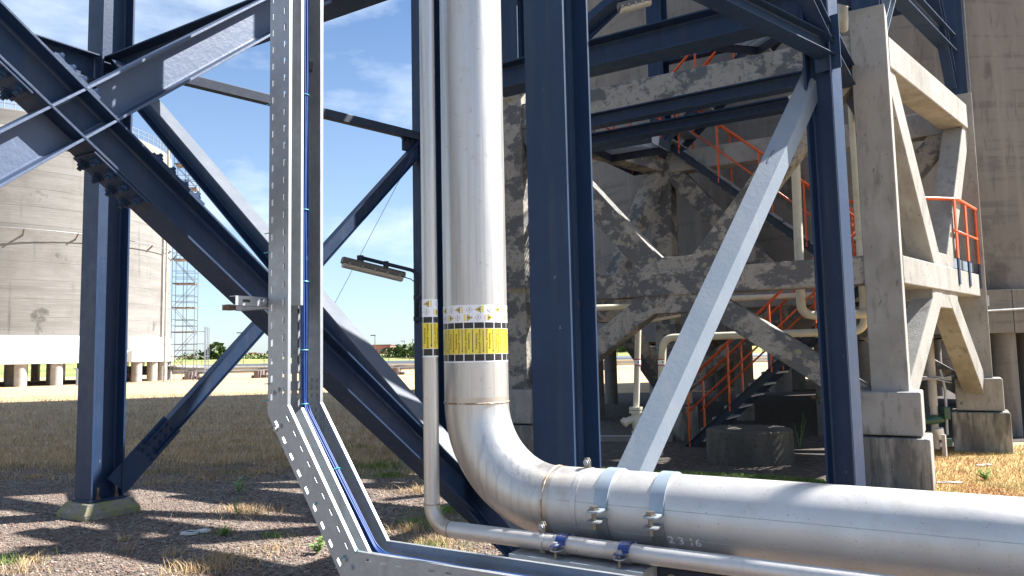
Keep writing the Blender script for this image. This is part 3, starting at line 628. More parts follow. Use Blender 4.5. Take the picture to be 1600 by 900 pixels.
for j in (-.6, 0, .9, 1.8):
    mb = MB(); mb.tube([S0+sx_*(SWd+.9)+sy_*j, S0+sx_*(SWd+.9)+sy_*j+DZ*4.4], .03, 5); mb.build('outer_standard', m_scaf, scf)
mb = MB()
for z in (1, 2, 3, 4): mb.tube([S0+sx_*SWd+DZ*z, S0+sx_*(SWd+.9)+DZ*z], .025, 5); mb.tube([S0+sx_*(SWd+.9)-sy_*.6+DZ*z, S0+sx_*(SWd+.9)+sy_*1.8+DZ*z], .025, 5)
mb.build('outer_ledger', m_scaf, scf)
p = S0-sx_*.45; mb = MB(); mb.tube([p, p+DZ*20], .1, 8); mb.build('riser_pipe', m_pier, scf)
for k in range(2):
    mb = MB(); mb.box(S0+sx_*(3+k*.7)+V((0, -1, .2)), sx_*.5, sy_*.4, DZ*.12); o = mb.build('counterweight', m_fardark, scf)
wk = MB(); p = at(120, 601, 56); p.z = 0; wk.tube([p, p+DZ*1.2], .07, 6); wk.tube([p+V((0, 0, 1.2)), p+V((-.25, 0, 1.25))], .05, 6); o = wk.build('standpipe', m_scaf); tag(o, 'small grey standpipe in front of the tank piers at the left', 'standpipe')

# =================================================================== FAR BACKGROUND
for k, (yy, zz, rr) in enumerate(((70, .95, .24), (70.8, 1.1, .16), (71.6, .6, .2))):
    t = thing('pipeline', V((0, yy, 0)), ['thick silver pipeline crossing the field, nearest of three', 'thin silver pipeline crossing the field, middle of three', 'low grey pipeline crossing the field, farthest of three'][k], 'pipeline', 'silver pipelines crossing the field')
    mb = MB(); mb.tube([V((-38, yy, zz)), V((90, yy, zz))], rr, 14); mb.build('pipe_run', m_farpipe, t, True)
for i in range(20):
    x = -36+i*6.3; mb = MB(); mb.box((x, 70.8, .3), V((.2, 0, 0)), V((0, 1.3, 0)), DZ*.32); mb.box((x, 70.8, .0), V((.7, 0, 0)), V((0, .5, 0)), DZ*.2)
    o = mb.build('pipe_support', m_fardark); tag(o, 'dark low support block under the far pipelines in the field', 'pipe support', 'supports under the far pipelines')
emb = MB(); n_ = 90; prof = [(95, -.1), (120, .7), (150, 2.1), (175, 2.3), (260, 1.5)]
vv = [(-500+1100*i/n_, y_, z_*(1+.18*math.sin(i*.9)+.1*math.sin(i*2.3)) if z_ > 0 else z_) for (y_, z_) in prof for i in range(n_+1)]
ff = [(j*(n_+1)+i, j*(n_+1)+i+1, (j+1)*(n_+1)+i+1, (j+1)*(n_+1)+i) for j in range(4) for i in range(n_)]
emb.add(vv, ff); o = emb.build('embankment', m_embank, smooth=True); o['kind'] = 'structure'
def bush(c, w_, h_, n, lab, name='bush', cat='bush', grp='bushes on the far embankment'):
    t = thing(name, c, lab, cat, grp); mb = MB(); tr = MB()
    for k in range(3): a = k*2.1; tr.tube([c, c+V((math.cos(a)*w_*.2, math.sin(a)*w_*.2, h_*.6))], [.06*h_, .02*h_], 5)
    for i in range(n):
        a = random.uniform(0, 6.28); q = random.random()**.5; zz = random.random()
        p = c+V((math.cos(a)*q*w_*.5*(1-.5*zz*zz), math.sin(a)*q*w_*.5*(1-.5*zz*zz), h_*(.08+.92*zz)*(1-.35*q*q))); s = .16*h_*random.uniform(.5, 1.2)
        d1 = V((random.uniform(-1, 1), random.uniform(-1, 1), random.uniform(-1, 1))).normalized()*s; d2 = d1.cross(V((random.random(), random.random(), .5))).normalized()*s*.7
        mb.add([p-d1, p+d2, p+d1, p-d2], [(0, 1, 2, 3)])
    tr.build('trunk', m_trunk, t); mb.build('crown', m_leafdark, t)
for i, (x, w_, h_) in enumerate([(292, 5, 2), (310, 6, 2.3), (330, 5, 3), (338, 6, 3.8), (346, 5, 2.8), (362, 4, 1.8), (380, 6, 1.6), (398, 5, 1.8), (424, 5, 2.2), (610, 8, 2.2), (622, 6, 2.6), (636, 8, 3.0), (648, 9, 3.2), (660, 8, 3), (945, 8, 3), (955, 7, 2.6), (968, 8, 3.1), (980, 7, 2.4), (1592, 9, 4.5), (1600, 8, 3.6)]):
    c_ = at(x, 560, 140); c_.z = 1.2
    bush(c_, w_, h_, 130, ('dark green bush on the far embankment left of the cable tray', 'dark green bush below the far rusty pipe bridge', 'dark green bush seen between the broad column and the pale brace', 'dark green bush glimpsed under the silo at the right edge')[0 if x < 430 else 1 if x < 700 else 2 if x < 1000 else 3], grp=('bushes left of the cable tray', 'bushes below the far pipe bridge', 'bushes behind the broad column', 'bushes at the right edge')[0 if x < 430 else 1 if x < 700 else 2 if x < 1000 else 3])
def farbox(name, x0, x1, ytop, Yd, mt, label, cat, depth=12, zb=0, win=0, wm=None):
    a, b = at(x0, 550, Yd), at(x1, 550, Yd); zt_ = at((x0+x1)/2, ytop, Yd).z
    t = thing(name, V((a.x, Yd, zb)), label, cat); mb = MB(); mb.box(V(((a.x+b.x)/2, Yd+depth/2, (zt_+zb)/2)), V(((b.x-a.x)/2, 0, 0)), V((0, depth/2, 0)), DZ*((zt_-zb)/2)); mb.build('wall', mt, t)
    mb = MB(); mb.box(V(((a.x+b.x)/2, Yd+depth/2, zt_+.15)), V(((b.x-a.x)/2+.3, 0, 0)), V((0, depth/2+.3, 0)), DZ*.15); mb.build('roof', m_fardark, t)
    for i in range(win):
        fx = a.x+(b.x-a.x)*(i+.5)/win; mb = MB(); mb.box(V((fx, Yd-.04, zb+(zt_-zb)*.62)), V(((b.x-a.x)/win*.3, 0, 0)), V((0, .05, 0)), DZ*((zt_-zb)*.13)); mb.build('window', wm or m_shelter, t)
    return t
farbox('brick_building', 582, 610, 539.5, 320, m_brick, 'small red brick building on the horizon right of the cable tray', 'building', win=3)
farbox('white_building', 603, 611, 544, 318, m_farwhite, 'white annexe in front of the far red brick building', 'building', 4)
farbox('low_hall', 611, 640, 544, 340, m_farwhite, 'long low white hall on the horizon beside the brick building', 'building', win=6)
farbox('grey_hall', 640, 690, 543, 345, m_galv_flat, 'grey hall on the horizon behind the thin vertical pipe', 'building', win=4)
farbox('orange_cabin', 388, 399, 552, 330, m_farorange, 'small orange cabin on the horizon left of the cable tray', 'cabin', 5, win=2)
farbox('white_cabin', 399, 410, 553, 330, m_farwhite, 'small white cabin on the horizon left of the cable tray', 'cabin', 5, win=2)
br = thing('pipe_bridge', at(640, 551, 170), 'long rusty pipe bridge low on the horizon right of the tray', 'bridge')
for dz in (-.15, .5):
    mb = MB(); mb.box(at(680, 550, 170)+DZ*dz, V((11, 0, 0)), V((0, .8, 0)), DZ*.16); mb.build('girder', m_fardark, br)
for i in range(18):
    mb = MB(); mb.box(at(680, 550, 170)+V((-10.5+i*1.2, -.7, .18)), V((.09, 0, 0)), V((0, .1, 0)), DZ*.5); mb.build('post', m_fardark, br)
for i in range(6):
    mb = MB(); p = at(680, 550, 170)+V((-10+i*4, 0, 0)); mb.tube([V((p.x, p.y, 0)), p], .2, 6); mb.build('leg', m_fardark, br)
for x, yt, Yd, lab in ((586, 524, 150, 'tall lamp post on the horizon above the brick building'), (632, 533, 200, 'thin lamp post over the far white hall'), (377, 520, 140, 'thin mast on the horizon left of the cable tray'), (649, 531, 200, 'thin lamp post beside the dark column on the horizon')):
    p = at(x, 560, Yd); p.z = 0; q = at(x, yt, Yd); t = thing('lamp_post', p, lab, 'lamp post'); mb = MB(); mb.tube([p, V((p.x, p.y, q.z))], [.12, .06], 6); mb.build('pole', m_fardark, t); mb = MB(); mb.box(V((p.x-.35, p.y, q.z)), V((.5, 0, 0)), V((0, .15, 0)), DZ*.09); mb.build('lamp_head', m_fardark, t)
fe = thing('wire_fence', V((-38, 92, 0)), 'low wire fence with thin posts beyond the far pipelines', 'fence')
mb = MB()
for zz in (.5, 1.0, 1.5): mb.tube([V((-50, 92, zz)), V((70, 92, zz))], .02, 4)
mb.build('wire', m_fardark, fe)
mb = MB()
for i in range(48): mb.tube([V((-50+i*2.5, 92, 0)), V((-50+i*2.5, 92, 1.7))], .04, 5)
o = mb.build('post', m_fardark, fe); o['kind'] = 'stuff'

#PART2
# =================================================================== LARGE PIPE
UB, VB, ZB, RB, REL = 3.51, -2.44, .843, .178, .5
OE = W(UB, VB+REL, ZB+REL)
def arc(c, a, b, r, n=16, t0=0, t1=math.pi/2): return [c+a*(r*math.cos(t0+(t1-t0)*i/n))+b*(r*math.sin(t0+(t1-t0)*i/n)) for i in range(n+1)]
pb = thing('large_pipe', W(UB, VB, ZB), 'large stainless pipe coming down, bending and running off to the right', 'pipe')
mb = MB(); mb.tube([W(UB, VB, ZB+REL), W(UB, VB, 5.2)], RB, 72); mb.build('vertical_run', m_steelpipe, pb, 'auto')
mb = MB(); mb.tube(arc(OE, -DV, -DZ, REL, 28), RB, 72); mb.build('elbow', m_steelpipe, pb, 'auto')
mb = MB(); mb.tube([W(UB, VB+REL, ZB), W(UB, 3.6, ZB)], RB, 72); mb.build('horizontal_run', m_steelpipe_h, pb, 'auto')
def ring(c, ax, R, r, parent, name, mt, n=64):
    a, b = axes_for(ax, DZ if abs(ax.z) < .9 else DU); mb = MB()
    mb.tube([c+a*(R*math.cos(2*math.pi*i/n))+b*(R*math.sin(2*math.pi*i/n)) for i in range(n)], r, 8, closed=True); return mb.build(name, mt, parent, True)
def band(c, ax, R, th, wd, parent, name, mt, a0=0, a1=360, n=48, top=DZ):
    # flat strap round a pipe; angles measured from the viewer's side (-u) upwards
    ax = ax.normalized(); b = (top-ax*top.dot(ax)).normalized(); a = b.cross(ax); a = a if a.dot(-DU) > 0 else -a
    mb = MB(); full = abs(a1-a0) >= 359.9; vs_ = []; fs = []
    for i in range(n+1 if not full else n):
        t = R_(a0+(a1-a0)*i/n); d = a*math.cos(t)+b*math.sin(t)
        vs_ += [c+d*R-ax*wd/2, c+d*R+ax*wd/2, c+d*(R+th)+ax*wd/2, c+d*(R+th)-ax*wd/2]
    k = len(vs_)//4
    for i in range(k if full else k-1):
        j = (i+1) % k
        for q in range(4): q2 = (q+1) % 4; fs.append((i*4+q, j*4+q, j*4+q2, i*4+q2))
    if not full: fs += [(0, 1, 2, 3), (k*4-1, k*4-2, k*4-3, k*4-4)]
    mb.add(vs_, fs); o = mb.build(name, mt, parent, 'auto')
    bm_fix(o); return o
def bm_fix(o):
    import bmesh
    bm = bmesh.new(); bm.from_mesh(o.data); bmesh.ops.recalc_face_normals(bm, faces=bm.faces); bm.to_mesh(o.data); bm.free()
ring(W(UB, VB, ZB+REL), DZ, RB+.001, .0045, pb, 'weld_bead', m_weld)
band(W(UB, VB, ZB+REL+.012), DZ, RB+.0004, .0006, .04, pb, 'heat_tint_zone', m_weldring, 0, 360, 72, DV)
ring(W(UB, VB+REL, ZB), DV, RB+.001, .0045, pb, 'weld_bead', m_weld)
band(W(UB, VB+REL+.01, ZB), DV, RB+.0004, .0006, .05, pb, 'heat_tint_zone', m_weldring, 0, 360, 72)
for bt in (-28, 14):   # faint long seams on the horizontal run
    d = -DU*math.cos(R_(bt))+DZ*math.sin(R_(bt)); mb = MB(); mb.tube([W(UB, VB+REL+.08, ZB)+d*(RB-.0006), W(UB, 3.5, ZB)+d*(RB-.0006)], .0016, 6); mb.build('seam', m_weldring if bt < 0 else m_steelpipe, pb)
# ------------------------------------------------------------------ small pipe
US, VS, ZS, RS, RSE = 3.24, -2.55, .705, .041, .12
ps = thing('small_pipe', W(US, VS, ZS), 'thin stainless pipe beside the large one, bending near the ground and running right', 'pipe')
mb = MB(); mb.tube([W(US, VS, ZS+RSE), W(US, VS, 5.2)], RS, 36); mb.build('vertical_run', m_steelpipe, ps, 'auto')
mb = MB(); mb.tube(arc(W(US, VS+RSE, ZS+RSE), -DV, -DZ, RSE, 16), RS*1.03, 36); mb.build('elbow', m_weldring, ps, 'auto')
mb = MB(); mb.tube([W(US, VS+RSE, ZS), W(US, 2.6, ZS)], RS, 36); mb.build('horizontal_run', m_steelpipe_h, ps, 'auto')
ring(W(US, VS, ZS+RSE), DZ, RS+.0005, .0028, ps, 'weld_bead', m_weld, 40); ring(W(US, VS+RSE, ZS), DV, RS+.0005, .0028, ps, 'weld_bead', m_weld, 40)

# ------------------------------------------------------------------ wrapped stickers
_tx = {}
def text_mesh(body, bold=True):
    if body in _tx: return _tx[body]
    cu = bpy.data.curves.new('t', 'FONT'); cu.body = body; cu.size = 1; cu.resolution_u = 2; cu.offset = .012
    ob = bpy.data.objects.new('t', cu); col.objects.link(ob); bpy.context.view_layer.update()
    me = bpy.data.meshes.new_from_object(ob.evaluated_get(bpy.context.evaluated_depsgraph_get()))
    vs_ = [(v.co.x, v.co.y) for v in me.vertices]; fs = [tuple(p.vertices) for p in me.polygons]
    bpy.data.objects.remove(ob); bpy.data.curves.remove(cu); bpy.data.meshes.remove(me)
    x0 = min(a for a, b in vs_); x1 = max(a for a, b in vs_)
    vs_ = [((a-x0)/(x1-x0)-.5, b/(x1-x0)) for a, b in vs_]
    _tx[body] = (vs_, fs); return _tx[body]
class Wrap:
    def __init__(s, c, R):
        s.c = V((c.x, c.y, 0)); s.R = R; s.f = -s.c.normalized(); s.r = V((-s.f.y, s.f.x, 0))
        s.r = s.r if s.r.x > 0 else -s.r
    def p(s, a, z, off):
        t = a/s.R; return s.c+(s.f*math.cos(t)+s.r*math.sin(t))*(s.R+off)+DZ*z
    def poly(s, mb, pts, off):        # convex polygon, sliced so it follows the curve
        xs_ = sorted(set([a for a, b in pts])); x0, x1 = xs_[0], xs_[-1]
        n = max(1, int((x1-x0)/(s.R*.06))+1); g = sorted(set([x0+(x1-x0)*i/n for i in range(n+1)]+xs_))
        lo, hi = [], []
        for x in g:
            ys_ = []
            for i in range(len(pts)):
                (ax, ay), (bx, by) = pts[i], pts[(i+1) % len(pts)]
                if abs(ax-bx) < 1e-9:
                    if abs(x-ax) < 1e-9: ys_ += [ay, by]
                elif min(ax, bx)-1e-9 <= x <= max(ax, bx)+1e-9: ys_.append(ay+(by-ay)*(x-ax)/(bx-ax))
            lo.append(min(ys_)); hi.append(max(ys_))
        vs_ = [s.p(x, z, off) for x, z in zip(g, lo)]+[s.p(x, z, off) for x, z in zip(g, hi)]; k = len(g)
        mb.add(vs_, [(i, i+1, k+i+1, k+i) for i in range(k-1)])
    def rect(s, mb, a0, a1, z0, z1, off): s.poly(mb, [(a0, z0), (a1, z0), (a1, z1), (a0, z1)], off)
    def text(s, mb, body, length, a, z, up, off, height=None):   # up=-1: reads bottom to top, +1: top to bottom
        vs_, fs = text_mesh(body); hh = height or length
        out_ = []
        for x, y in vs_:
            x *= length; y *= hh
            out_.append(s.p(a-y, z+x, off) if up < 0 else s.p(a+y, z-x, off))
        mb.add(out_, fs)
def label_set(parent, wr, s_start, zt, npair):
    k = .000416; zz = lambda y: zt-(y-95)*k
    for i in range(npair):
        s0 = s_start+i*.1145
        mb = MB(); wr.rect(mb, s0-.0008, s0+.1145-.0002, zz(840), zz(95), .0008); lb = mb.build('label', m_white, parent)
        for j, B in enumerate((True, False)):
            a = s0+j*.057; 
            for y0, y1 in ((325, 400), (735, 820)):
                mb = MB(); wr.rect(mb, a+.0028, a+.0545, zz(y1), zz(y0), .0013); mb.build('black_band', m_black, lb)
            mb = MB(); wr.rect(mb, a+.0008, a+.0405, zz(730), zz(405), .0013); mb.build('yellow_field', m_yellow, lb)
            mb = MB(); wr.rect(mb, a+.0418, a+.0562, zz(730), zz(405), .0013); mb.build('yellow_field', m_yellow, lb)
            mb = MB(); up = 1 if B else -1
            if B: wr.text(mb, 'Stickstoff / Propylen', .130, a+.0085, zz(567), 1, .0019, .118); wr.text(mb, 'Fackelleitung', .083, a+.0255, zz(567), 1, .0019, .078)
            else: wr.text(mb, 'Fackelleitung', .083, a+.0165, zz(567), -1, .0019, .078); wr.text(mb, 'Stickstoff / Propylen', .130, a+.0335, zz(567), -1, .0019, .118)
            mb.build('lettering', m_black, lb)
            mb = MB(); wr.rect(mb, a+.0472, a+.0508, zz(690), zz(418), .0019); wr.poly(mb, [(a+.0445, zz(685)), (a+.049, zz(715)), (a+.0535, zz(685))], .0019); mb.build('flow_arrow', m_black, lb)
        tri = lambda cx, cy, h, d: [(cx-d*h, cy), (cx+d*h*.75, cy-h), (cx+d*h*.75, cy+h)]
        dia = lambda cx, cy, h: [(cx-h, cy), (cx, cy-h), (cx+h, cy), (cx, cy+h)]
        for cx, cy, d in ((s0+.082, zz(158), 1), (s0+.034, zz(262), -1)):
            mb = MB(); wr.poly(mb, tri(cx, cy, .0178, d), .0013); hz = mb.build('hazard_triangle', m_black, lb)
            mb = MB(); wr.poly(mb, tri(cx+d*.0008, cy, .0138, d), .0019); mb.build('yellow_field', m_yellow, lb)
            mb = MB(); wr.poly(mb, [(cx+d*.006, cy-.006), (cx+d*.009, cy-.006), (cx+d*.009, cy+.006), (cx+d*.006, cy+.006)], .0025)
            wr.poly(mb, [(cx-d*.003, cy-.001), (cx+d*.006, cy-.005), (cx+d*.005, cy+.003), (cx, cy+.004)], .0025); mb.build('hazard_symbol', m_black, lb)
        for cx, cy in ((s0+.034, zz(158)), (s0+.080, zz(262))):
            mb = MB(); wr.poly(mb, dia(cx, cy, .0178), .0013); mb.build('red_diamond', m_dkred, lb)
            mb = MB(); wr.poly(mb, dia(cx, cy, .0158), .0019); mb.build('white_diamond', m_white, lb)
            mb = MB(); wr.poly(mb, [(cx-.0035, cy-.006), (cx-.001, cy-.0075), (cx+.004, cy+.005), (cx+.001, cy+.007)], .0025); mb.build('gas_symbol', m_black, lb)
        for cx, cy in ((s0+.106, zz(155)), (s0+.008, zz(262))):
            mb = MB(); wr.rect(mb, cx-.004, cx+.004, cy-.0178, cy+.0178, .0013); mb.build('yellow_field', m_yellow, lb)
wb = Wrap(W(UB, VB, 0), RB); label_set(pb, wb, -RB*R_(21.1)-3*.1145, 1.872, 7)
wsm = Wrap(W(US, VS, 0), RS); label_set(ps, wsm, .0152-.1145, 1.905, 2)
# marker writing on the elbow and beside the clamp
def torus_pt(phi, psi, off=.001): e = -DV*math.cos(phi)-DZ*math.sin(phi); return OE+e*(REL+(RB+off)*math.cos(psi))-DU*((RB+off)*math.sin(psi))
vs_, fs = text_mesh('“PA S1612 2361'); mb = MB()
mb.add([torus_pt(R_(27)+x*.31, R_(33)+y*1.6-x*-.9*.5) for x, y in vs_], fs); mb.build('marker_writing', m_chalk, pb)
vs_, fs = text_mesh('0 2 3 16'); mb = MB()
def hp_pt(v, beta, off=.001): return W(UB, v, ZB)+(-DU*math.cos(beta)+DZ*math.sin(beta))*(RB+off)
mb.add([hp_pt(-1.24+x*.20, R_(-37)+y*1.1) for x, y in vs_], fs); mb.build('marker_writing', m_chalk, pb)

# ------------------------------------------------------------------ clamps and straps
def clamp(c, R, wd, th, ear, mt_top, mt_low, label, blt, cat='pipe clamp'):
    t = thing('pipe_clamp', c, label, cat, 'clamps holding the pipes')
    band(c, DV, R+.001, th, wd, t, 'upper_strap', mt_top, 6, 174); band(c, DV, R+.0015, th, wd*.96, t, 'lower_strap', mt_low, -174, -6)
    for sgn in (-1, 1):
        for up, mt_ in ((1, mt_top), (-1, mt_low)):
            z = up*(.018*R/.178+.006); n = 10
            prof = [(R*.985, -wd/2), (R+ear-wd/2, -wd/2)]+[(R+ear-wd/2+wd/2*math.sin(math.pi*i/n), -wd/2*math.cos(math.pi*i/n)) for i in range(1, n)]+[(R+ear-wd/2, wd/2), (R*.985, wd/2)]
            mb = MB(); mb.prism(prof, c+DZ*(z-th/2), c+DZ*(z+th/2), DU*sgn, DV); mb.build('ear', mt_, t, bevel=.001)
        bolt_at(t, blt, c+DU*(sgn*(R+ear-wd*.5))+DZ*(.018*R/.178+.006+th/2), DZ)
        sh = MB(); sh.tube([c+DU*(sgn*(R+ear-wd*.5))-DZ*(.045+R*.08), c+DU*(sgn*(R+ear-wd*.5))+DZ*.02], .0055 if R < .1 else .011, 8); sh.build('bolt_shank', m_bolt, t)
    return t
me_boltC = hex_bolt_mesh('clamp_bolt', m_bolt, .021, .016, 0)
me_boltD = hex_bolt_mesh('clamp_bolt_small', m_galv, .0125, .010, 0)
m_clampgrey = mat('blue grey galvanised strap', (.3, .36, .42), .5, .45, layers=[(6, I1, (.38, .43, .47), .4, .7), (60, I1, (.24, .26, .28), .65, .75)])
clamp(W(UB, -1.615, ZB), RB, .068, .009, .105, m_clampgrey, m_galv_flat, 'wide galvanised strap clamp on the large pipe nearest its bend', me_boltC)
clamp(W(UB, -1.335, ZB), RB, .068, .009, .105, m_clampgrey, m_galv_flat, 'wide galvanised strap clamp on the large pipe farther from its bend', me_boltC)
clamp(W(US, -1.765, ZS), RS, .052, .006, .07, m_blueclamp, m_galv, 'small glossy blue clamp on the thin pipe, the left one', me_boltD)
clamp(W(US, -1.445, ZS), RS, .052, .006, .07, m_blueclamp, m_galv, 'small glossy blue clamp on the thin pipe, the right one', me_boltD)
def strap(c, R, label, drop=False):
    t = thing('earthing_strap', c, label, 'strap', 'thin earthing straps'); band(c, DV, R+.0012, .002, .028, t, 'strap_band', m_steelpipe_h, 0, 360)
    def tab(z0, z1):
        mb = MB(); prof = [(-.016, z0), (.016, z0), (.016, z1-.016 if z1 > z0 else z1), (.008, z1), (-.008, z1), (-.016, z1-.016 if z1 > z0 else z1)]
        if z1 < z0: prof = [(-.016, z1), (.016, z1), (.016, z0), (-.016, z0)]
        mb.prism(prof, c-DU*.012, c-DU*.006, DV, DZ); mb.prism(prof, c+DU*.002, c+DU*.008, DV, DZ); mb.build('tab', m_bolt, t, bevel=.001)
    tab(R-.004, R+.052); bolt_at(t, me_boltD, c+DZ*(R+.03)-DU*.012, -DU)
    if drop:
        tab(-R+.004, -R-.115); bolt_at(t, me_boltD, c-DZ*(R+.032)-DU*.012, -DU); bolt_at(t, me_boltD, c-DZ*(R+.085)-DU*.012, -DU)
strap(W(UB, -1.765, ZB), RB, 'thin steel strap with a bolted tab on top of the large pipe')
strap(W(US, -1.878, ZS), RS, 'thin steel strap with bolted tabs on the thin pipe', True)
# ------------------------------------------------------------------ support carrying both pipes
su = thing('pipe_support', W(3.45, -1.7, 0), 'galvanised steel support under both pipes and their clamps', 'pipe support')
def bx(nm, u0, u1, v0, v1, z0, z1, mt, bev=.003):
    mb = MB(); mb.box(W((u0+u1)/2, (v0+v1)/2, (z0+z1)/2), DU*((u1-u0)/2), DV*((v1-v0)/2), DZ*((z1-z0)/2)); return mb.build(nm, mt, su, bevel=bev)
bx('front_plate', 3.15, 3.158, -2.02, -1.335, .40, .652, m_clampgrey); bx('top_plate', 3.158, 3.76, -2.02, -1.335, .646, .653, m_galv_flat)
bx('back_plate', 3.76, 3.768, -2.02, -1.335, .40, .652, m_galv_flat); bx('rib', 3.17, 3.75, -1.80, -1.792, .42, .64, m_galv_flat); bx('rib', 3.17, 3.75, -1.50, -1.492, .42, .64, m_galv_flat)
bx('cross_channel', 3.3, 3.312, -1.33, -1.0, .50, .64, m_darksteel); bx('cross_channel', 3.6, 3.612, -1.33, -1.02, .46, .63, m_darksteel); bx('channel_top', 3.3, 3.612, -1.33, -1.02, .643, .652, m_galv_flat)
for uu in (3.25, 3.68):
    bx('leg', uu-.05, uu+.05, -1.72, -1.62, .02, .645, m_galv_flat)
bx('foot_plate', 3.12, 3.82, -1.82, -1.52, .004, .02, m_galv_flat)
for v_ in (-1.26, -1.12): bolt_at(su, me_boltC, W(3.3, v_, .59), -DU)

# =================================================================== CABLE TRAY
tr = thing('cable_tray', W(2.28, -2.2, .7), 'perforated galvanised cable tray coming down, slanting, then running right at the bottom', 'cable tray')
ZT = 4.4
LIP = [(-2.575, ZT), (-2.575, 1.403), (-2.183, .836), (.45, .836)]
BAS = [(-2.70, ZT), (-2.70, 1.364), (-2.249, .711), (.45, .711)]
UA, UC = 2.282, 2.484
def perforated(nm, A, B, C, D, rows, pitch=.078, sl=.029, sh=.012, mt=m_galv, phase=None, th=.0016):
    ln = ((B-A).length+(C-D).length)/2; wd = (D-A).length
    ts = sorted(set([0, 1]+[max(0, r-sh/2/wd) for r in rows]+[min(1, r+sh/2/wd) for r in rows]))
    n = max(1, int((ln-.03)/pitch)); s0 = (ln-n*pitch)/2
    vs_, fs = [], []
    def P(s, t): return (A.lerp(B, s)).lerp(D.lerp(C, s), t)
    stations = []
    for i in range(n):
        a = s0+i*pitch+(pitch-sl)/2; stations += [a/ln, (a+sl)/ln]
    ss = [0]+stations+[1]; grid = [[len(vs_)+0]*0 for _ in ss]
    for s in ss:
        for t in ts: vs_.append(P(s, t))
    k = len(ts)
    for i in range(len(ss)-1):
        slot = i % 2 == 1
        for j in range(k-1):
            tm = (ts[j]+ts[j+1])/2
            if slot and any(abs(tm-r) < sh/2/wd*.9 for r in rows): continue
            fs.append((i*k+j, (i+1)*k+j, (i+1)*k+j+1, i*k+j+1))
    mb = MB(); mb.add(vs_, fs); o = mb.build(nm, mt, tr)
    sm = o.modifiers.new('thickness', 'SOLIDIFY'); sm.thickness = th; sm.offset = 0
    return o
for i in range(3):
    (lv0, lz0), (lv1, lz1) = LIP[i], LIP[i+1]; (bv0, bz0), (bv1, bz1) = BAS[i], BAS[i+1]
    nmz = ('vertical', 'slanting', 'level')[i]
    for uu, rows in ((UA, (.2, .8)), (UC, (.2,) if i != 2 else (.3,))):
        perforated('side_panel', W(uu, bv0, bz0), W(uu, bv1, bz1), W(uu, lv1, lz1), W(uu, lv0, lz0), rows, sh=.012)
    perforated('base_panel', W(UA+.002, bv0, bz0), W(UA+.002, bv1, bz1), W(UC-.002, bv1, bz1), W(UC-.002, bv0, bz0), (.2, .42, .64, .86), sl=.034, sh=.011)
    d = (W(0, lv1, lz1)-W(0, lv0, lz0)).normalized()
    inn = (W(0, lv0, lz0)-W(0, bv0, bz0)); inn = (inn-d*inn.dot(d)).normalized()
    for uu, sg in ((UA, 1), (UC, -1)):
        mb = MB(); a_, b_ = W(uu+sg*.007, lv0, lz0), W(uu+sg*.007, lv1, lz1); mb.box((a_+b_)/2+inn*.001, d*((b_-a_).length/2-.0005), DU*.0085, inn*.0012); mb.build('rolled_lip', m_galv, tr, bevel=.0008)
def divider(pts, nm='divider'):
    for (va, za), (vb, zb), ins in pts:
        d = (W(0, vb, zb)-W(0, va, za)).normalized(); n = ins.normalized(); mb = MB(); a_, b_ = W(UA+.098, va, za), W(UA+.098, vb, zb)
        mb.box((a_+b_)/2+n*.048, d*((b_-a_).length/2), n*.046, DU*.0012); mb.box((a_+b_)/2+n*.0945+DU*.006, d*((b_-a_).length/2), n*.0012, DU*.0075); mb.build(nm, m_galv, tr)
dd = (W(0, BAS[2][0], BAS[2][1])-W(0, BAS[1][0], BAS[1][1])).normalized(); nd = dd.cross(DU); nd = nd if nd.z > 0 else -nd
divider([((-2.698, ZT), (-2.698, 1.84), DV), ((-2.675, 1.33), (-2.275, .75), nd), ((-2.20, .713), (.4, .713), DZ)])
mb = MB(); mb.box(W(UA+.045, -2.692, 1.62), DU*.03, DZ*.012, DV*.004); mb.build('saddle', m_galv, tr)
# joint plates with bolts at the bends
for vv_, zz_, nn in ((-2.655, 1.47, DU), (-2.63, 1.335, DU)):
    mb = MB(); mb.box(W(UC-.003, vv_+.03, zz_), DV*.035, DZ*.055, DU*.0012); mb.build('joint_plate', m_galv, tr)
    for a in range(3):
        for b in range(2): bolt_at(tr, me_boltS, W(UC-.0045, vv_+.012+b*.034, zz_-.035+a*.034), -DU)
for vv_, zz_ in ((-2.66, 1.455), (-2.63, 1.47), (-2.645, 1.3), (-2.615, 1.315), (-2.235, .80), (-2.20, .775)): bolt_at(tr, me_boltS, W(UA-.001, vv_, zz_), -DU)
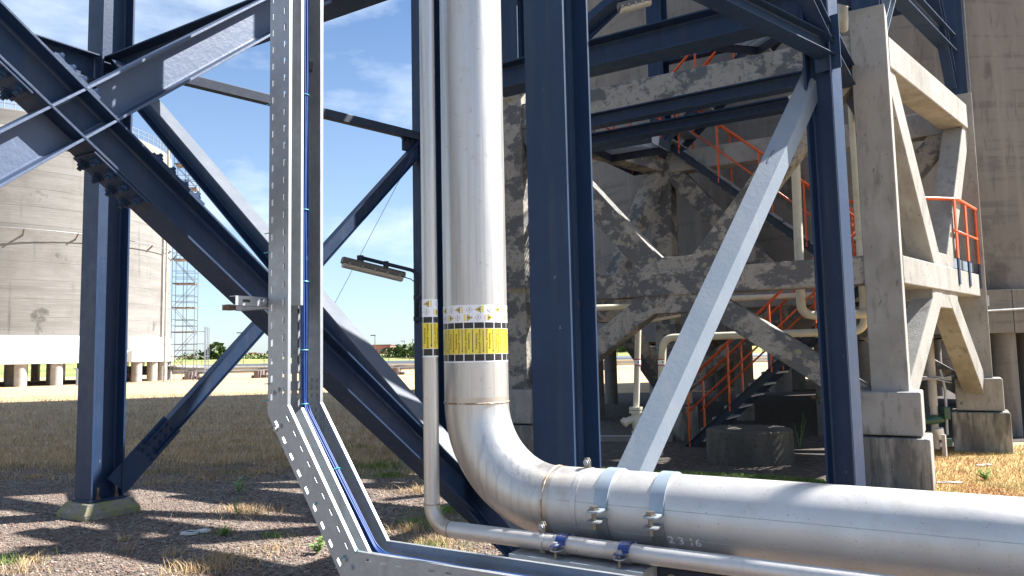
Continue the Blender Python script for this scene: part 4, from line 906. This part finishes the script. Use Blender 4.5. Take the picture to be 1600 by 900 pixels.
# teal ties and blue cables
def cpath(du, dn):
    o = []
    for (v_, z_), sm_ in (((-2.70+dn, ZT-.05), 0), ((-2.70+dn, 1.364+dn*.3), 1), ((-2.249+dn*.75, .711+dn), 1), ((.4, .711+dn), 0)): o.append(W(UA+du, v_, z_))
    return o
def fillet(pts, r, n=8):
    o = [pts[0]]
    for i in range(1, len(pts)-1):
        a, b, c = pts[i-1], pts[i], pts[i+1]; d1 = (a-b).normalized(); d2 = (c-b).normalized(); ang = d1.angle(d2); k = min(r/math.tan(ang/2), (a-b).length*.45, (c-b).length*.45)
        p, q = b+d1*k, b+d2*k
        for j in range(n+1): t = j/n; o.append(p*(1-t)**2+b*2*t*(1-t)+q*t*t)
    o.append(pts[-1]); return o
for i in range(6):
    du, dn = .128+.0105*(i % 3)+.002*(i//3), .074+.010*(i//3)
    base_pts = fillet(cpath(du, dn), .12)
    pts = []
    for j in range(len(base_pts)-1):
        a, b = base_pts[j], base_pts[j+1]; ns = max(1, int((b-a).length/.12))
        for s_ in range(ns): pts.append(a.lerp(b, s_/ns)+DU*(.0022*math.sin(i*2.1+len(pts)*.55))+DV*(.001*math.sin(i+len(pts)*.8)))
    pts.append(base_pts[-1]); mb = MB(); mb.tube(pts, .0046, 8); o = mb.build('cable', m_bluecable, None, True)
    tag(o, ['leftmost front blue cable in the cable tray', 'middle front blue cable in the cable tray', 'rightmost front blue cable in the cable tray', 'leftmost rear blue cable in the cable tray', 'middle rear blue cable in the cable tray', 'rightmost rear blue cable in the cable tray'][i], 'cable', 'blue cables running in the tray')
def tie_at(c, ax, ru, rn, lab, n_=None):
    a = DU; b = ax.cross(a).normalized(); mb = MB(); mb.tube([c+a*(ru*math.cos(t*math.pi/8))+b*(rn*math.sin(t*math.pi/8)) for t in range(16)], .0022, 6, closed=True); mb.tube([c+a*ru, c+a*(ru+.03)+b*.004+ax*.004], .0016, 5)
    o = mb.build('cable_tie', m_teal); tag(o, lab, 'cable tie', 'teal cable ties')
cc = lambda z_: W(UA+.140, -2.621, z_)
tie_at(cc(2.82), DZ, .021, .013, 'teal tie around the blue cables near the top of the tray')
tie_at(cc(2.28), DZ, .021, .013, 'teal tie around the blue cables a third of the way down the tray')
tie_at(cc(1.95), DZ, .021, .013, 'teal tie around the blue cables level with the divider end')
tie_at(cc(1.64), DZ, .023, .013, 'teal tie around the blue cables above the tray bend')
tie_at(cc(1.40), DZ, .021, .013, 'teal tie around the blue cables at the tray bend')
mid = (cpath(.140, .079)[1]+cpath(.140, .079)[2])/2-dd*.04; tie_at(mid, dd, .022, .013, 'teal tie around the blue cables on the slanting part')
for k_, (px_, py_, lab) in enumerate(((420, 163, 'highest'), (417, 365, 'second'), (416, 395, 'third'), (416, 600, 'fourth'), (415, 626, 'fifth'))):
    p = onu(px_, py_, UA-.002); mb = MB(); mb.tube([p-DV*.014, p+DV*.012+DZ*.001, p+DV*.016-DU*.008], .0024, 5); o = mb.build('cable_tie', m_teal); tag(o, lab+' teal tie end sticking out of the left face of the vertical tray', 'cable tie', 'teal cable ties')
for px_, py_, lab in ((491, 789, 'teal tie end on the lower face of the slanting tray'), (535, 872, 'teal tie end beside the lower bend of the tray'), (557, 862, 'teal tie end on the level tray just past the bend')):
    p = onu(px_, py_, UA-.004); mb = MB(); mb.tube([p-DV*.010-DZ*.006, p+DV*.01+DZ*.008, p+DV*.012+DZ*.012-DU*.01], .0028, 5); o = mb.build('cable_tie', m_teal); tag(o, lab, 'cable tie', 'teal cable ties')
# bracket fixing the tray to the X brace
bk = thing('channel_bracket', W(2.3, -2.75, 1.865), 'short bright slotted channel clamped to the X brace behind the tray', 'bracket')
za = onu(398, 470, 2.2).z
mb = MB(); prof = [(-.0205, -.02), (.0205, -.02), (.0205, .02), (.017, .02), (.017, -.017), (-.017, -.017), (-.017, .02), (-.0205, .02)]
mb.prism(prof, W(2.12, -2.735, za), W(2.62, -2.735, za), DZ, DV*-1); mb.build('channel', m_galv, bk)
mb = MB(); mb.box(W(2.175, -2.7135, za), DU*.018, DV*.0009, DZ*.006); mb.build('slot', m_black, bk); bolt_at(bk, me_boltD, W(2.265, -2.7145, za), DV)
mb = MB(); mb.box(W(2.40, -2.90, za), DU*.02, DV*.15, DZ*.02); mb.build('stand_off', m_galv_flat, bk)
mb = MB(); mb.box(W(2.13, -2.77, za-.028), DU*.02, DV*.02, DZ*.012); mb.build('beam_clamp', m_rustbolt, bk)
for pz in (2.98,):
    mb = MB(); mb.box(W(2.50, -2.66, pz), DU*.035, DV*.02, DZ*.02); o = mb.build('tray_clip', m_bolt); tag(o, 'small dark clip on the right side of the vertical tray near the top', 'clip')

# =================================================================== LAMPS
def tube_lamp(p0, p1, hgt, label, arm=None, wdt=.13):
    t = thing('tube_lamp', (p0+p1)/2, label, 'lamp', 'long tube lamps'); d = (p1-p0).normalized(); a, b = axes_for(d, DZ)
    mb = MB(); mb.prism([(-.1*hgt, -wdt/2), (.25*hgt, -wdt/2), (.5*hgt, -wdt*.3), (.5*hgt, wdt*.3), (.25*hgt, wdt/2), (-.1*hgt, wdt/2)], p0, p1, a, b); mb.build('housing', m_lampbody, t, bevel=.008)
    mb = MB(); mb.prism([(-.12*hgt, -wdt*.46), (-.12*hgt, wdt*.46), (-.4*hgt, wdt*.36), (-.5*hgt, wdt*.2), (-.5*hgt, -wdt*.2), (-.4*hgt, -wdt*.36)], p0+d*.02, p1-d*.02, a, b); mb.build('diffuser', m_glass, t, bevel=.005)
    for i in range(5):
        q = p0.lerp(p1, .1+.2*i); mb = MB(); mb.box(q-b*(wdt*.5)+a*(-.08*hgt), d*.012, a*.02, b*.006); mb.box(q+b*(wdt*.5)+a*(-.08*hgt), d*.012, a*.02, b*.006); mb.build('clip', m_galv_flat, t)
    if arm: mb = MB(); mb.tube(fillet(arm, .12, 6), .028, 10); mb.build('arm', m_darksteel, t, True)
    return t
a0_ = at(534, 409, 10.7); a1_ = at(631, 433, 11.15)
lp = tube_lamp(a0_, a1_, .15, 'long tube lamp on a curved arm beside the column behind the thin pipe', [at(651.5, 505, 11.17), at(651, 424, 11.17), at(562, 402, 10.85)], .15)
for q_, r_ in ((at(563, 402.5, 10.85), .05), (at(603, 411.5, 10.98), .04)):
    mb = MB(); mb.tube([q_-DZ*.06, q_+DZ*.03], r_, 8); mb.build('hanger', m_darksteel, lp)
for py_ in (465, 498): mb = MB(); mb.box(at(652, py_, 11.17), V((.05, 0, 0)), V((0, .05, 0)), DZ*.03); mb.build('arm_bracket', m_darksteel, lp)
mb = MB(); mb.tube([a1_, a1_+V((.1, 0, -.03)), at(650, 442, 11.1)], .008, 6); mb.build('flex', m_black, lp)
mb = MB(); mb.tube([at(648, 236, 10.9), at(562, 400, 10.9), at(523, 474, 10.9)], .0035, 5); o = mb.build('stay_wire', m_bluecable); tag(o, 'thin slack wire crossing the sky behind the tube lamp', 'wire')
tube_lamp(at(1060, 84, 12.6), at(1108, 66, 12.4), .12, 'dusty tube lamp under the stairs above the patchy concrete beam')
tube_lamp(at(966, 14, 9.2), at(1018, 0, 9.2), .12, 'tube lamp hanging at the very top just right of the broad column')
tube_lamp(at(1010, 499, 11.9), at(1064, 489, 11.9), .12, 'tube lamp under the lower concrete beam')

# =================================================================== STAIRS AND RAILS
def handrail(t, pts, h=1.1, nm='handrail', ext=0, posts=None, drop=.1, mid=True):
    mb = MB(); mb.tube([p+DZ*h for p in pts], .024, 8)
    rail = mb.build(nm, m_orange, t, True)
    if mid:
        for q in (.36, .62) if mid == 2 else (.5,):
            mb = MB(); mb.tube([p+DZ*h*q for p in pts], .017, 6); mb.build('mid_rail', m_orange, rail, True)
    for a, b in zip(pts[:-1], pts[1:]):
        n = max(1, round((b-a).length/1.05)) if posts is None else posts
        for i in range(n+1):
            p = a.lerp(b, (i+.08)/(n+.16)); mb = MB(); bar(mb, p-DZ*drop, p+DZ*h, DU, .06, .022); mb.build('post', m_orange, rail)
    return rail
def flight(start, d, rise, wdir, width, label, n=14, slope=R_(42), stringer_mt=m_darksteel):
    t = thing('staircase', start, label, 'staircase', 'steel stair flights'); run = rise/math.tan(slope); end = start+d*run+DZ*rise; ax = (end-start).normalized(); up_ = wdir.cross(ax); up_ = up_ if up_.z > 0 else -up_
    for k in (0, 1):
        o_ = wdir*(width*k); mb = MB(); mb.box((start+end)/2+o_-up_*.01, ax*((end-start).length/2+.1), up_*.06, wdir*.012)
        mb.box((start+end)/2+o_+up_*.05, ax*((end-start).length/2+.1), up_*.006, wdir*.035); mb.build('stringer', stringer_mt, t)
        handrail(t, [start+o_+up_*.05, end+o_+up_*.05], 1.0)
    for i in range(n):
        p = start+(end-start)*((i+.6)/n)+wdir*(width/2)
        mb = MB(); mb.box(p, d*.125, wdir*(width/2-.015), DZ*.014); mb.box(p+d*-.12+DZ*-.01, d*.006, wdir*(width/2-.015), DZ*.03); mb.build('tread', m_tread, t)
    return t, end
_, e1_ = flight(V((2.9, 12.9, 0)), DV, 2.6, DU, .8, 'lower stair flight with orange rails rising right from the ground')
_, e2_ = flight(V((5.55, 12.2, 2.66)), -DV, 2.66, DU, .8, 'middle stair flight with orange rails rising left behind the pale brace')
flight(V((2.75, 13.6, 5.3)), DV, 2.6, DU, .8, 'top stair flight with orange rails above the patchy concrete beam')
def grating(nm, c, ax, ay, label, nb=22):
    t = thing(nm, c, label, 'platform'); mb = MB()
    for i in range(nb): f = -1+2*(i+.5)/nb; mb.box(c+ay*f, ax, ay.normalized()*.004, DZ*.018)
    for i in range(7): f = -1+2*(i+.5)/7; mb.box(c+ax*f, ay, ax.normalized()*.004, DZ*.012)
    o = mb.build('grating', m_tread, t); o['kind'] = 'stuff'
    for sg in (-1, 1): mb = MB(); mb.box(c+ay*sg-DZ*.05, ax, ay.normalized()*.01, DZ*.08); mb.build('edge_beam', m_darksteel, t); mb = MB(); mb.box(c+ax*sg-DZ*.05, ay, ax.normalized()*.01, DZ*.08); mb.build('edge_beam', m_darksteel, t)
    return t
pl1 = grating('stair_landing', V((5.95, 11.6, 2.68)), DV*.5, DU*.95, 'steel grating landing between the lower and middle stair flights')
pl2 = grating('stair_landing', V((2.45, 14.15, 5.3)), DV*.5, DU*.95, 'steel grating landing at the head of the middle stair flight')
handrail(pl2, [V((2.45, 14.15, 5.3))-DV*.5-DU*.9, V((2.45, 14.15, 5.3))-DV*.5+DU*.9], 1.1)
grating('walkway', at(1165, 55, 10.4), V((.4, .1, 0)), V((-.1, .3, 0)), 'short grating walkway catching light high behind the concrete beam', 12)
grating('walkway', at(985, 226, 11.6), V((.42, -.25, 0)), V((.2, .3, 0)), 'grating walkway just below the thin dark beams left of the stairs', 12)
# railing on the sunlit side beam, blue feet, toe board
nrm = V((sdn.y, -sdn.x, 0)); nrm = nrm if nrm.x > 0 else -nrm
rl = thing('platform_railing', P1+sdn*3+DZ*2.6, 'orange railing with blue feet on the sunlit side of the concrete frame', 'railing')
L12 = (P2-P1).length
rp = lambda t_, z_, o_=.17: P1+sdn*(L12*t_)+nrm*o_+DZ*z_
for k_, t_ in enumerate((.655, .80, .955)):
    mb = MB(); bar(mb, rp(t_, 2.82), rp(t_, 3.66), nrm, .02, .085); ps_ = mb.build('post', m_orange, rl); mb = MB(); bar(mb, rp(t_, 2.45), rp(t_, 2.82), nrm, .021, .086); mb.build('blue_foot', m_navy, ps_)
mb = MB(); mb.tube(fillet([rp(.36, 3.62, -.9), rp(.56, 3.66, -.1), rp(.70, 3.68), rp(.96, 3.66)], .3, 5), .026, 8); mb.build('top_rail', m_orange, rl, True)
mb = MB(); mb.tube([rp(.62, 3.2), rp(.96, 3.2)], .018, 8); mb.build('mid_rail', m_orange, rl, True)
mb = MB(); mb.tube([rp(.80, 3.68, .17), rp(.80, 3.68, -.25)], .02, 8); mb.build('return_rail', m_orange, rl, True)
mb = MB(); mb.box(rp(.81, 2.76, .10), sdn*(L12*.155), nrm*.004, DZ*.07); mb.build('toe_board', m_paleblue, rl)
rl2 = thing('platform_railing', P1+sdn*1.2-nrm*1.2+DZ*2.6, 'orange railing seen between the near concrete leg and its diagonal', 'railing')
for z_ in (2.85, 3.15, 3.42, 3.7):
    mb = MB(); mb.tube([rp(.36, z_, -1.2), rp(.80, z_, -1.2)], .022, 8); mb.build('rail', m_orange, rl2, True)
for t_ in (.38, .58, .78): mb = MB(); bar(mb, rp(t_, 2.6, -1.2), rp(t_, 3.7, -1.2), nrm, .05, .02); mb.build('post', m_orange, rl2)
grating('walkway', P1+sdn*2.1-nrm*.66+DZ*2.67, sdn*1.6, nrm*.47, 'grating walkway inside the sunlit side of the concrete frame', 16)

# =================================================================== CREAM SERVICE PIPES
def run(nm, pts, r, label, mt=m_cream, fl=.18, bands=()):
    t = thing(nm, pts[-1], label, 'pipe', 'cream painted service pipes'); mb = MB(); mb.tube(fillet(pts, fl, 8), r, 16); mb.build('pipe_run', mt, t, 'auto')
    for p, ax in bands: mb = MB(); mb.tube([p-ax*.018, p+ax*.018], r*1.35, 14); mb.build('flange', mt, t, 'auto')
    return t
ra = run('service_pipe', [at(1239, 150, 10.6), at(1252, 493, 10.6), at(1420, 489, 10.4)], .062, 'cream pipe hanging down then bending right, seen just right of the pale brace')
rb = run('service_pipe', [at(1327, 90, 10.2), at(1352, 517, 10.6), at(1036, 528, 11.4), at(1030, 712, 11.4)], .055, 'cream pipe behind the right column looping left and down under the concrete beam', bands=[(at(1342, 372, 10.45), DZ)])
rc = run('service_pipe', [at(900, 482, 11.0), at(998, 479, 11.0), at(994, 640, 11.0)], .045, 'cream pipe with a white valve at its foot left of the pale brace')
run('service_pipe', [at(1313, -60, 9.4), at(1318, 28, 9.4), at(1318, 45, 9.6)], .06, 'short cream pipe at the top beside the nearest concrete leg')
for c_ in (at(996, 566, 11.0), at(1034, 566, 11.4)):
    pa = rc if c_.x < 1.9 else rb
    for dz, mt_, hh in ((0, m_white, .032), (.042, m_dkred, .008), (-.042, m_dkred, .008)):
        mb = MB(); mb.tube([c_+DZ*(dz-hh), c_+DZ*(dz+hh)], (.049 if pa is rc else .058), 16, False); mb.build('marking_band', mt_, pa)
    mb = MB(); mb.box(c_-V((-.005, .0515 if pa is rc else .06, 0)), V((.008, 0, 0)), V((0, .001, 0)), DZ*.016); mb.build('marking_symbol', m_black, pa)
vp = at(994, 640, 11.0); va = thing('valve', vp, 'white flanged valve at the foot of the left cream pipe', 'valve')
for dz, r_, h_ in ((.02, .1, .02), (-.03, .1, .02), (-.32, .075, .02)): mb = MB(); mb.tube([vp+DZ*(dz-h_), vp+DZ*(dz+h_)], r_, 16); mb.build('flange', m_cream, va, 'auto')
mb = MB(); mb.tube([vp+DZ*.0, vp-DZ*.1, vp-DZ*.2, vp-DZ*.3], [.05, .075, .07, .05], 14); mb.tube([vp-DZ*.12, vp+V((-.16, -.05, -.16))], [.06, .05], 12); mb.build('body', m_cream, va, 'auto')
mb = MB(); mb.tube([vp+V((-.15, -.05, -.15)), vp+V((-.2, -.06, -.19))], .065, 12); mb.build('cap', m_cream, va, 'auto')
mb = MB(); mb.tube([vp-DZ*.32, V((vp.x, vp.y, -.05))], .045, 12); mb.build('stub_pipe', m_cream, va, 'auto')
bp = thing('level_pipe', at(1100, 467, 12.4), 'dull pipe run under the lower concrete beam between brace and column', 'pipe'); mb = MB(); mb.tube([at(1060, 470, 12.4), at(1320, 459, 12.4)], .05, 12); mb.build('pipe_run', m_cream, bp, 'auto')

# =================================================================== ROUND PLINTH, VALVE SET
cpl = V((3.38, 11.15, 0)); mb = MB(); mb.lathe(cpl, [(.01, .47), (.57, .47), (.6, .45), (.605, .2), (.6, -.05)], 64)
m_plinthdark = mat('near black plinth concrete', (.06, .055, .048), .92, layers=[(3, (1, 1, .3), (.1, .093, .08), .5, .7), (20, I1, (.035, .033, .03), .55, .7)], bump=(25, .5, I1))  # darker concrete than the square plinths, mottled at random
o = mb.build('round_plinth', m_plinthdark, smooth='auto'); tag(o, 'low round dark concrete plinth under the stairs', 'plinth')
vc = at(1459, 640, 11.3); vc.z = 0
vt = thing('valve_set', vc, 'green valve with a grey riser pipe between the two sunlit plinths', 'valve')
mb = MB(); mb.tube([vc+DZ*.1, vc+DZ*.72], .05, 12); mb.tube([vc+DZ*.72, vc+DZ*1.9], .06, 14); mb.build('riser', m_pier, vt, 'auto')
mb = MB(); mb.tube([vc+DZ*1.72, vc+DZ*1.86], .064, 14); mb.build('yellow_marking', m_yellow, vt, 'auto')
mb = MB(); mb.tube([vc+V((.16, -.02, .3)), vc+V((.17, -.03, .95)), vc+V((.12, -.02, 1.25))], .02, 8); mb.build('instrument_tube', m_galv, vt, 'auto')
mb = MB(); mb.box(vc+V((.13, -.08, .62)), V((.045, 0, 0)), V((0, .045, 0)), DZ*.09); mb.build('actuator_box', m_green, vt, bevel=.01)
mb = MB(); mb.tube([vc+V((-.22, -.05, .5)), vc+V((-.02, -.05, .53)), vc+V((.1, -.05, .53))], [.045, .07, .045], 14); mb.build('actuator_cylinder', m_green, vt, 'auto')
mb = MB(); mb.tube([vc+V((.02, -.06, .4)), vc+V((.06, -.06, .25))], [.06, .045], 12); mb.build('valve_body', m_whitering, vt, 'auto')
mb = MB(); mb.box(vc+V((.12, -.08, .2)), V((.05, 0, 0)), V((0, .05, 0)), DZ*.06); mb.build('lower_box', m_green, vt, bevel=.008)
for k_ in range(5):
    mb = MB(); a_ = k_*1.3; mb.tube([vc+V((-.28, -.1, 1.1+.02*k_)), vc+V((0, -.13, 1.13+.02*math.sin(a_))), vc+V((.22, -.12, 1.1+.05*math.sin(a_*2)))], .009, 6); mb.build('loose_wire', m_galv if k_ != 2 else m_bluecable, vt)
mb = MB(); mb.tube([vc+V((-.08, 0, 0)), vc+V((-.08, 0, .35))], .04, 8); mb.tube([vc+V((-.02, -.25, -.02)), vc+V((-.02, -.25, .33))], .035, 4); mb.build('stake', m_pier, vt)
hb = thing('hand_wheel', at(1279, 621, 9.6), 'small brassy hand wheel left of the right column', 'hand wheel'); mb = MB(); c_ = at(1279, 621, 9.6)
mb.tube([c_+V((0, math.cos(t*math.pi/8)*.06, math.sin(t*math.pi/8)*.06)) for t in range(16)], .014, 8, closed=True); mb.build('wheel', m_green, hb); mb = MB(); mb.tube([c_-V((.08, 0, 0)), c_+V((.2, 0, 0))], .02, 8); mb.build('spindle', m_rustbolt, hb)
cr_ = MB(); cr_.box(V((2.0, 13.9, .05)), V((.8, -.15, 0)), V((.03, .12, 0)), DZ*.05); o = cr_.build('kerb_stone', m_conc); tag(o, 'low pale kerb stone on dark soil right of the broad column', 'kerb stone')
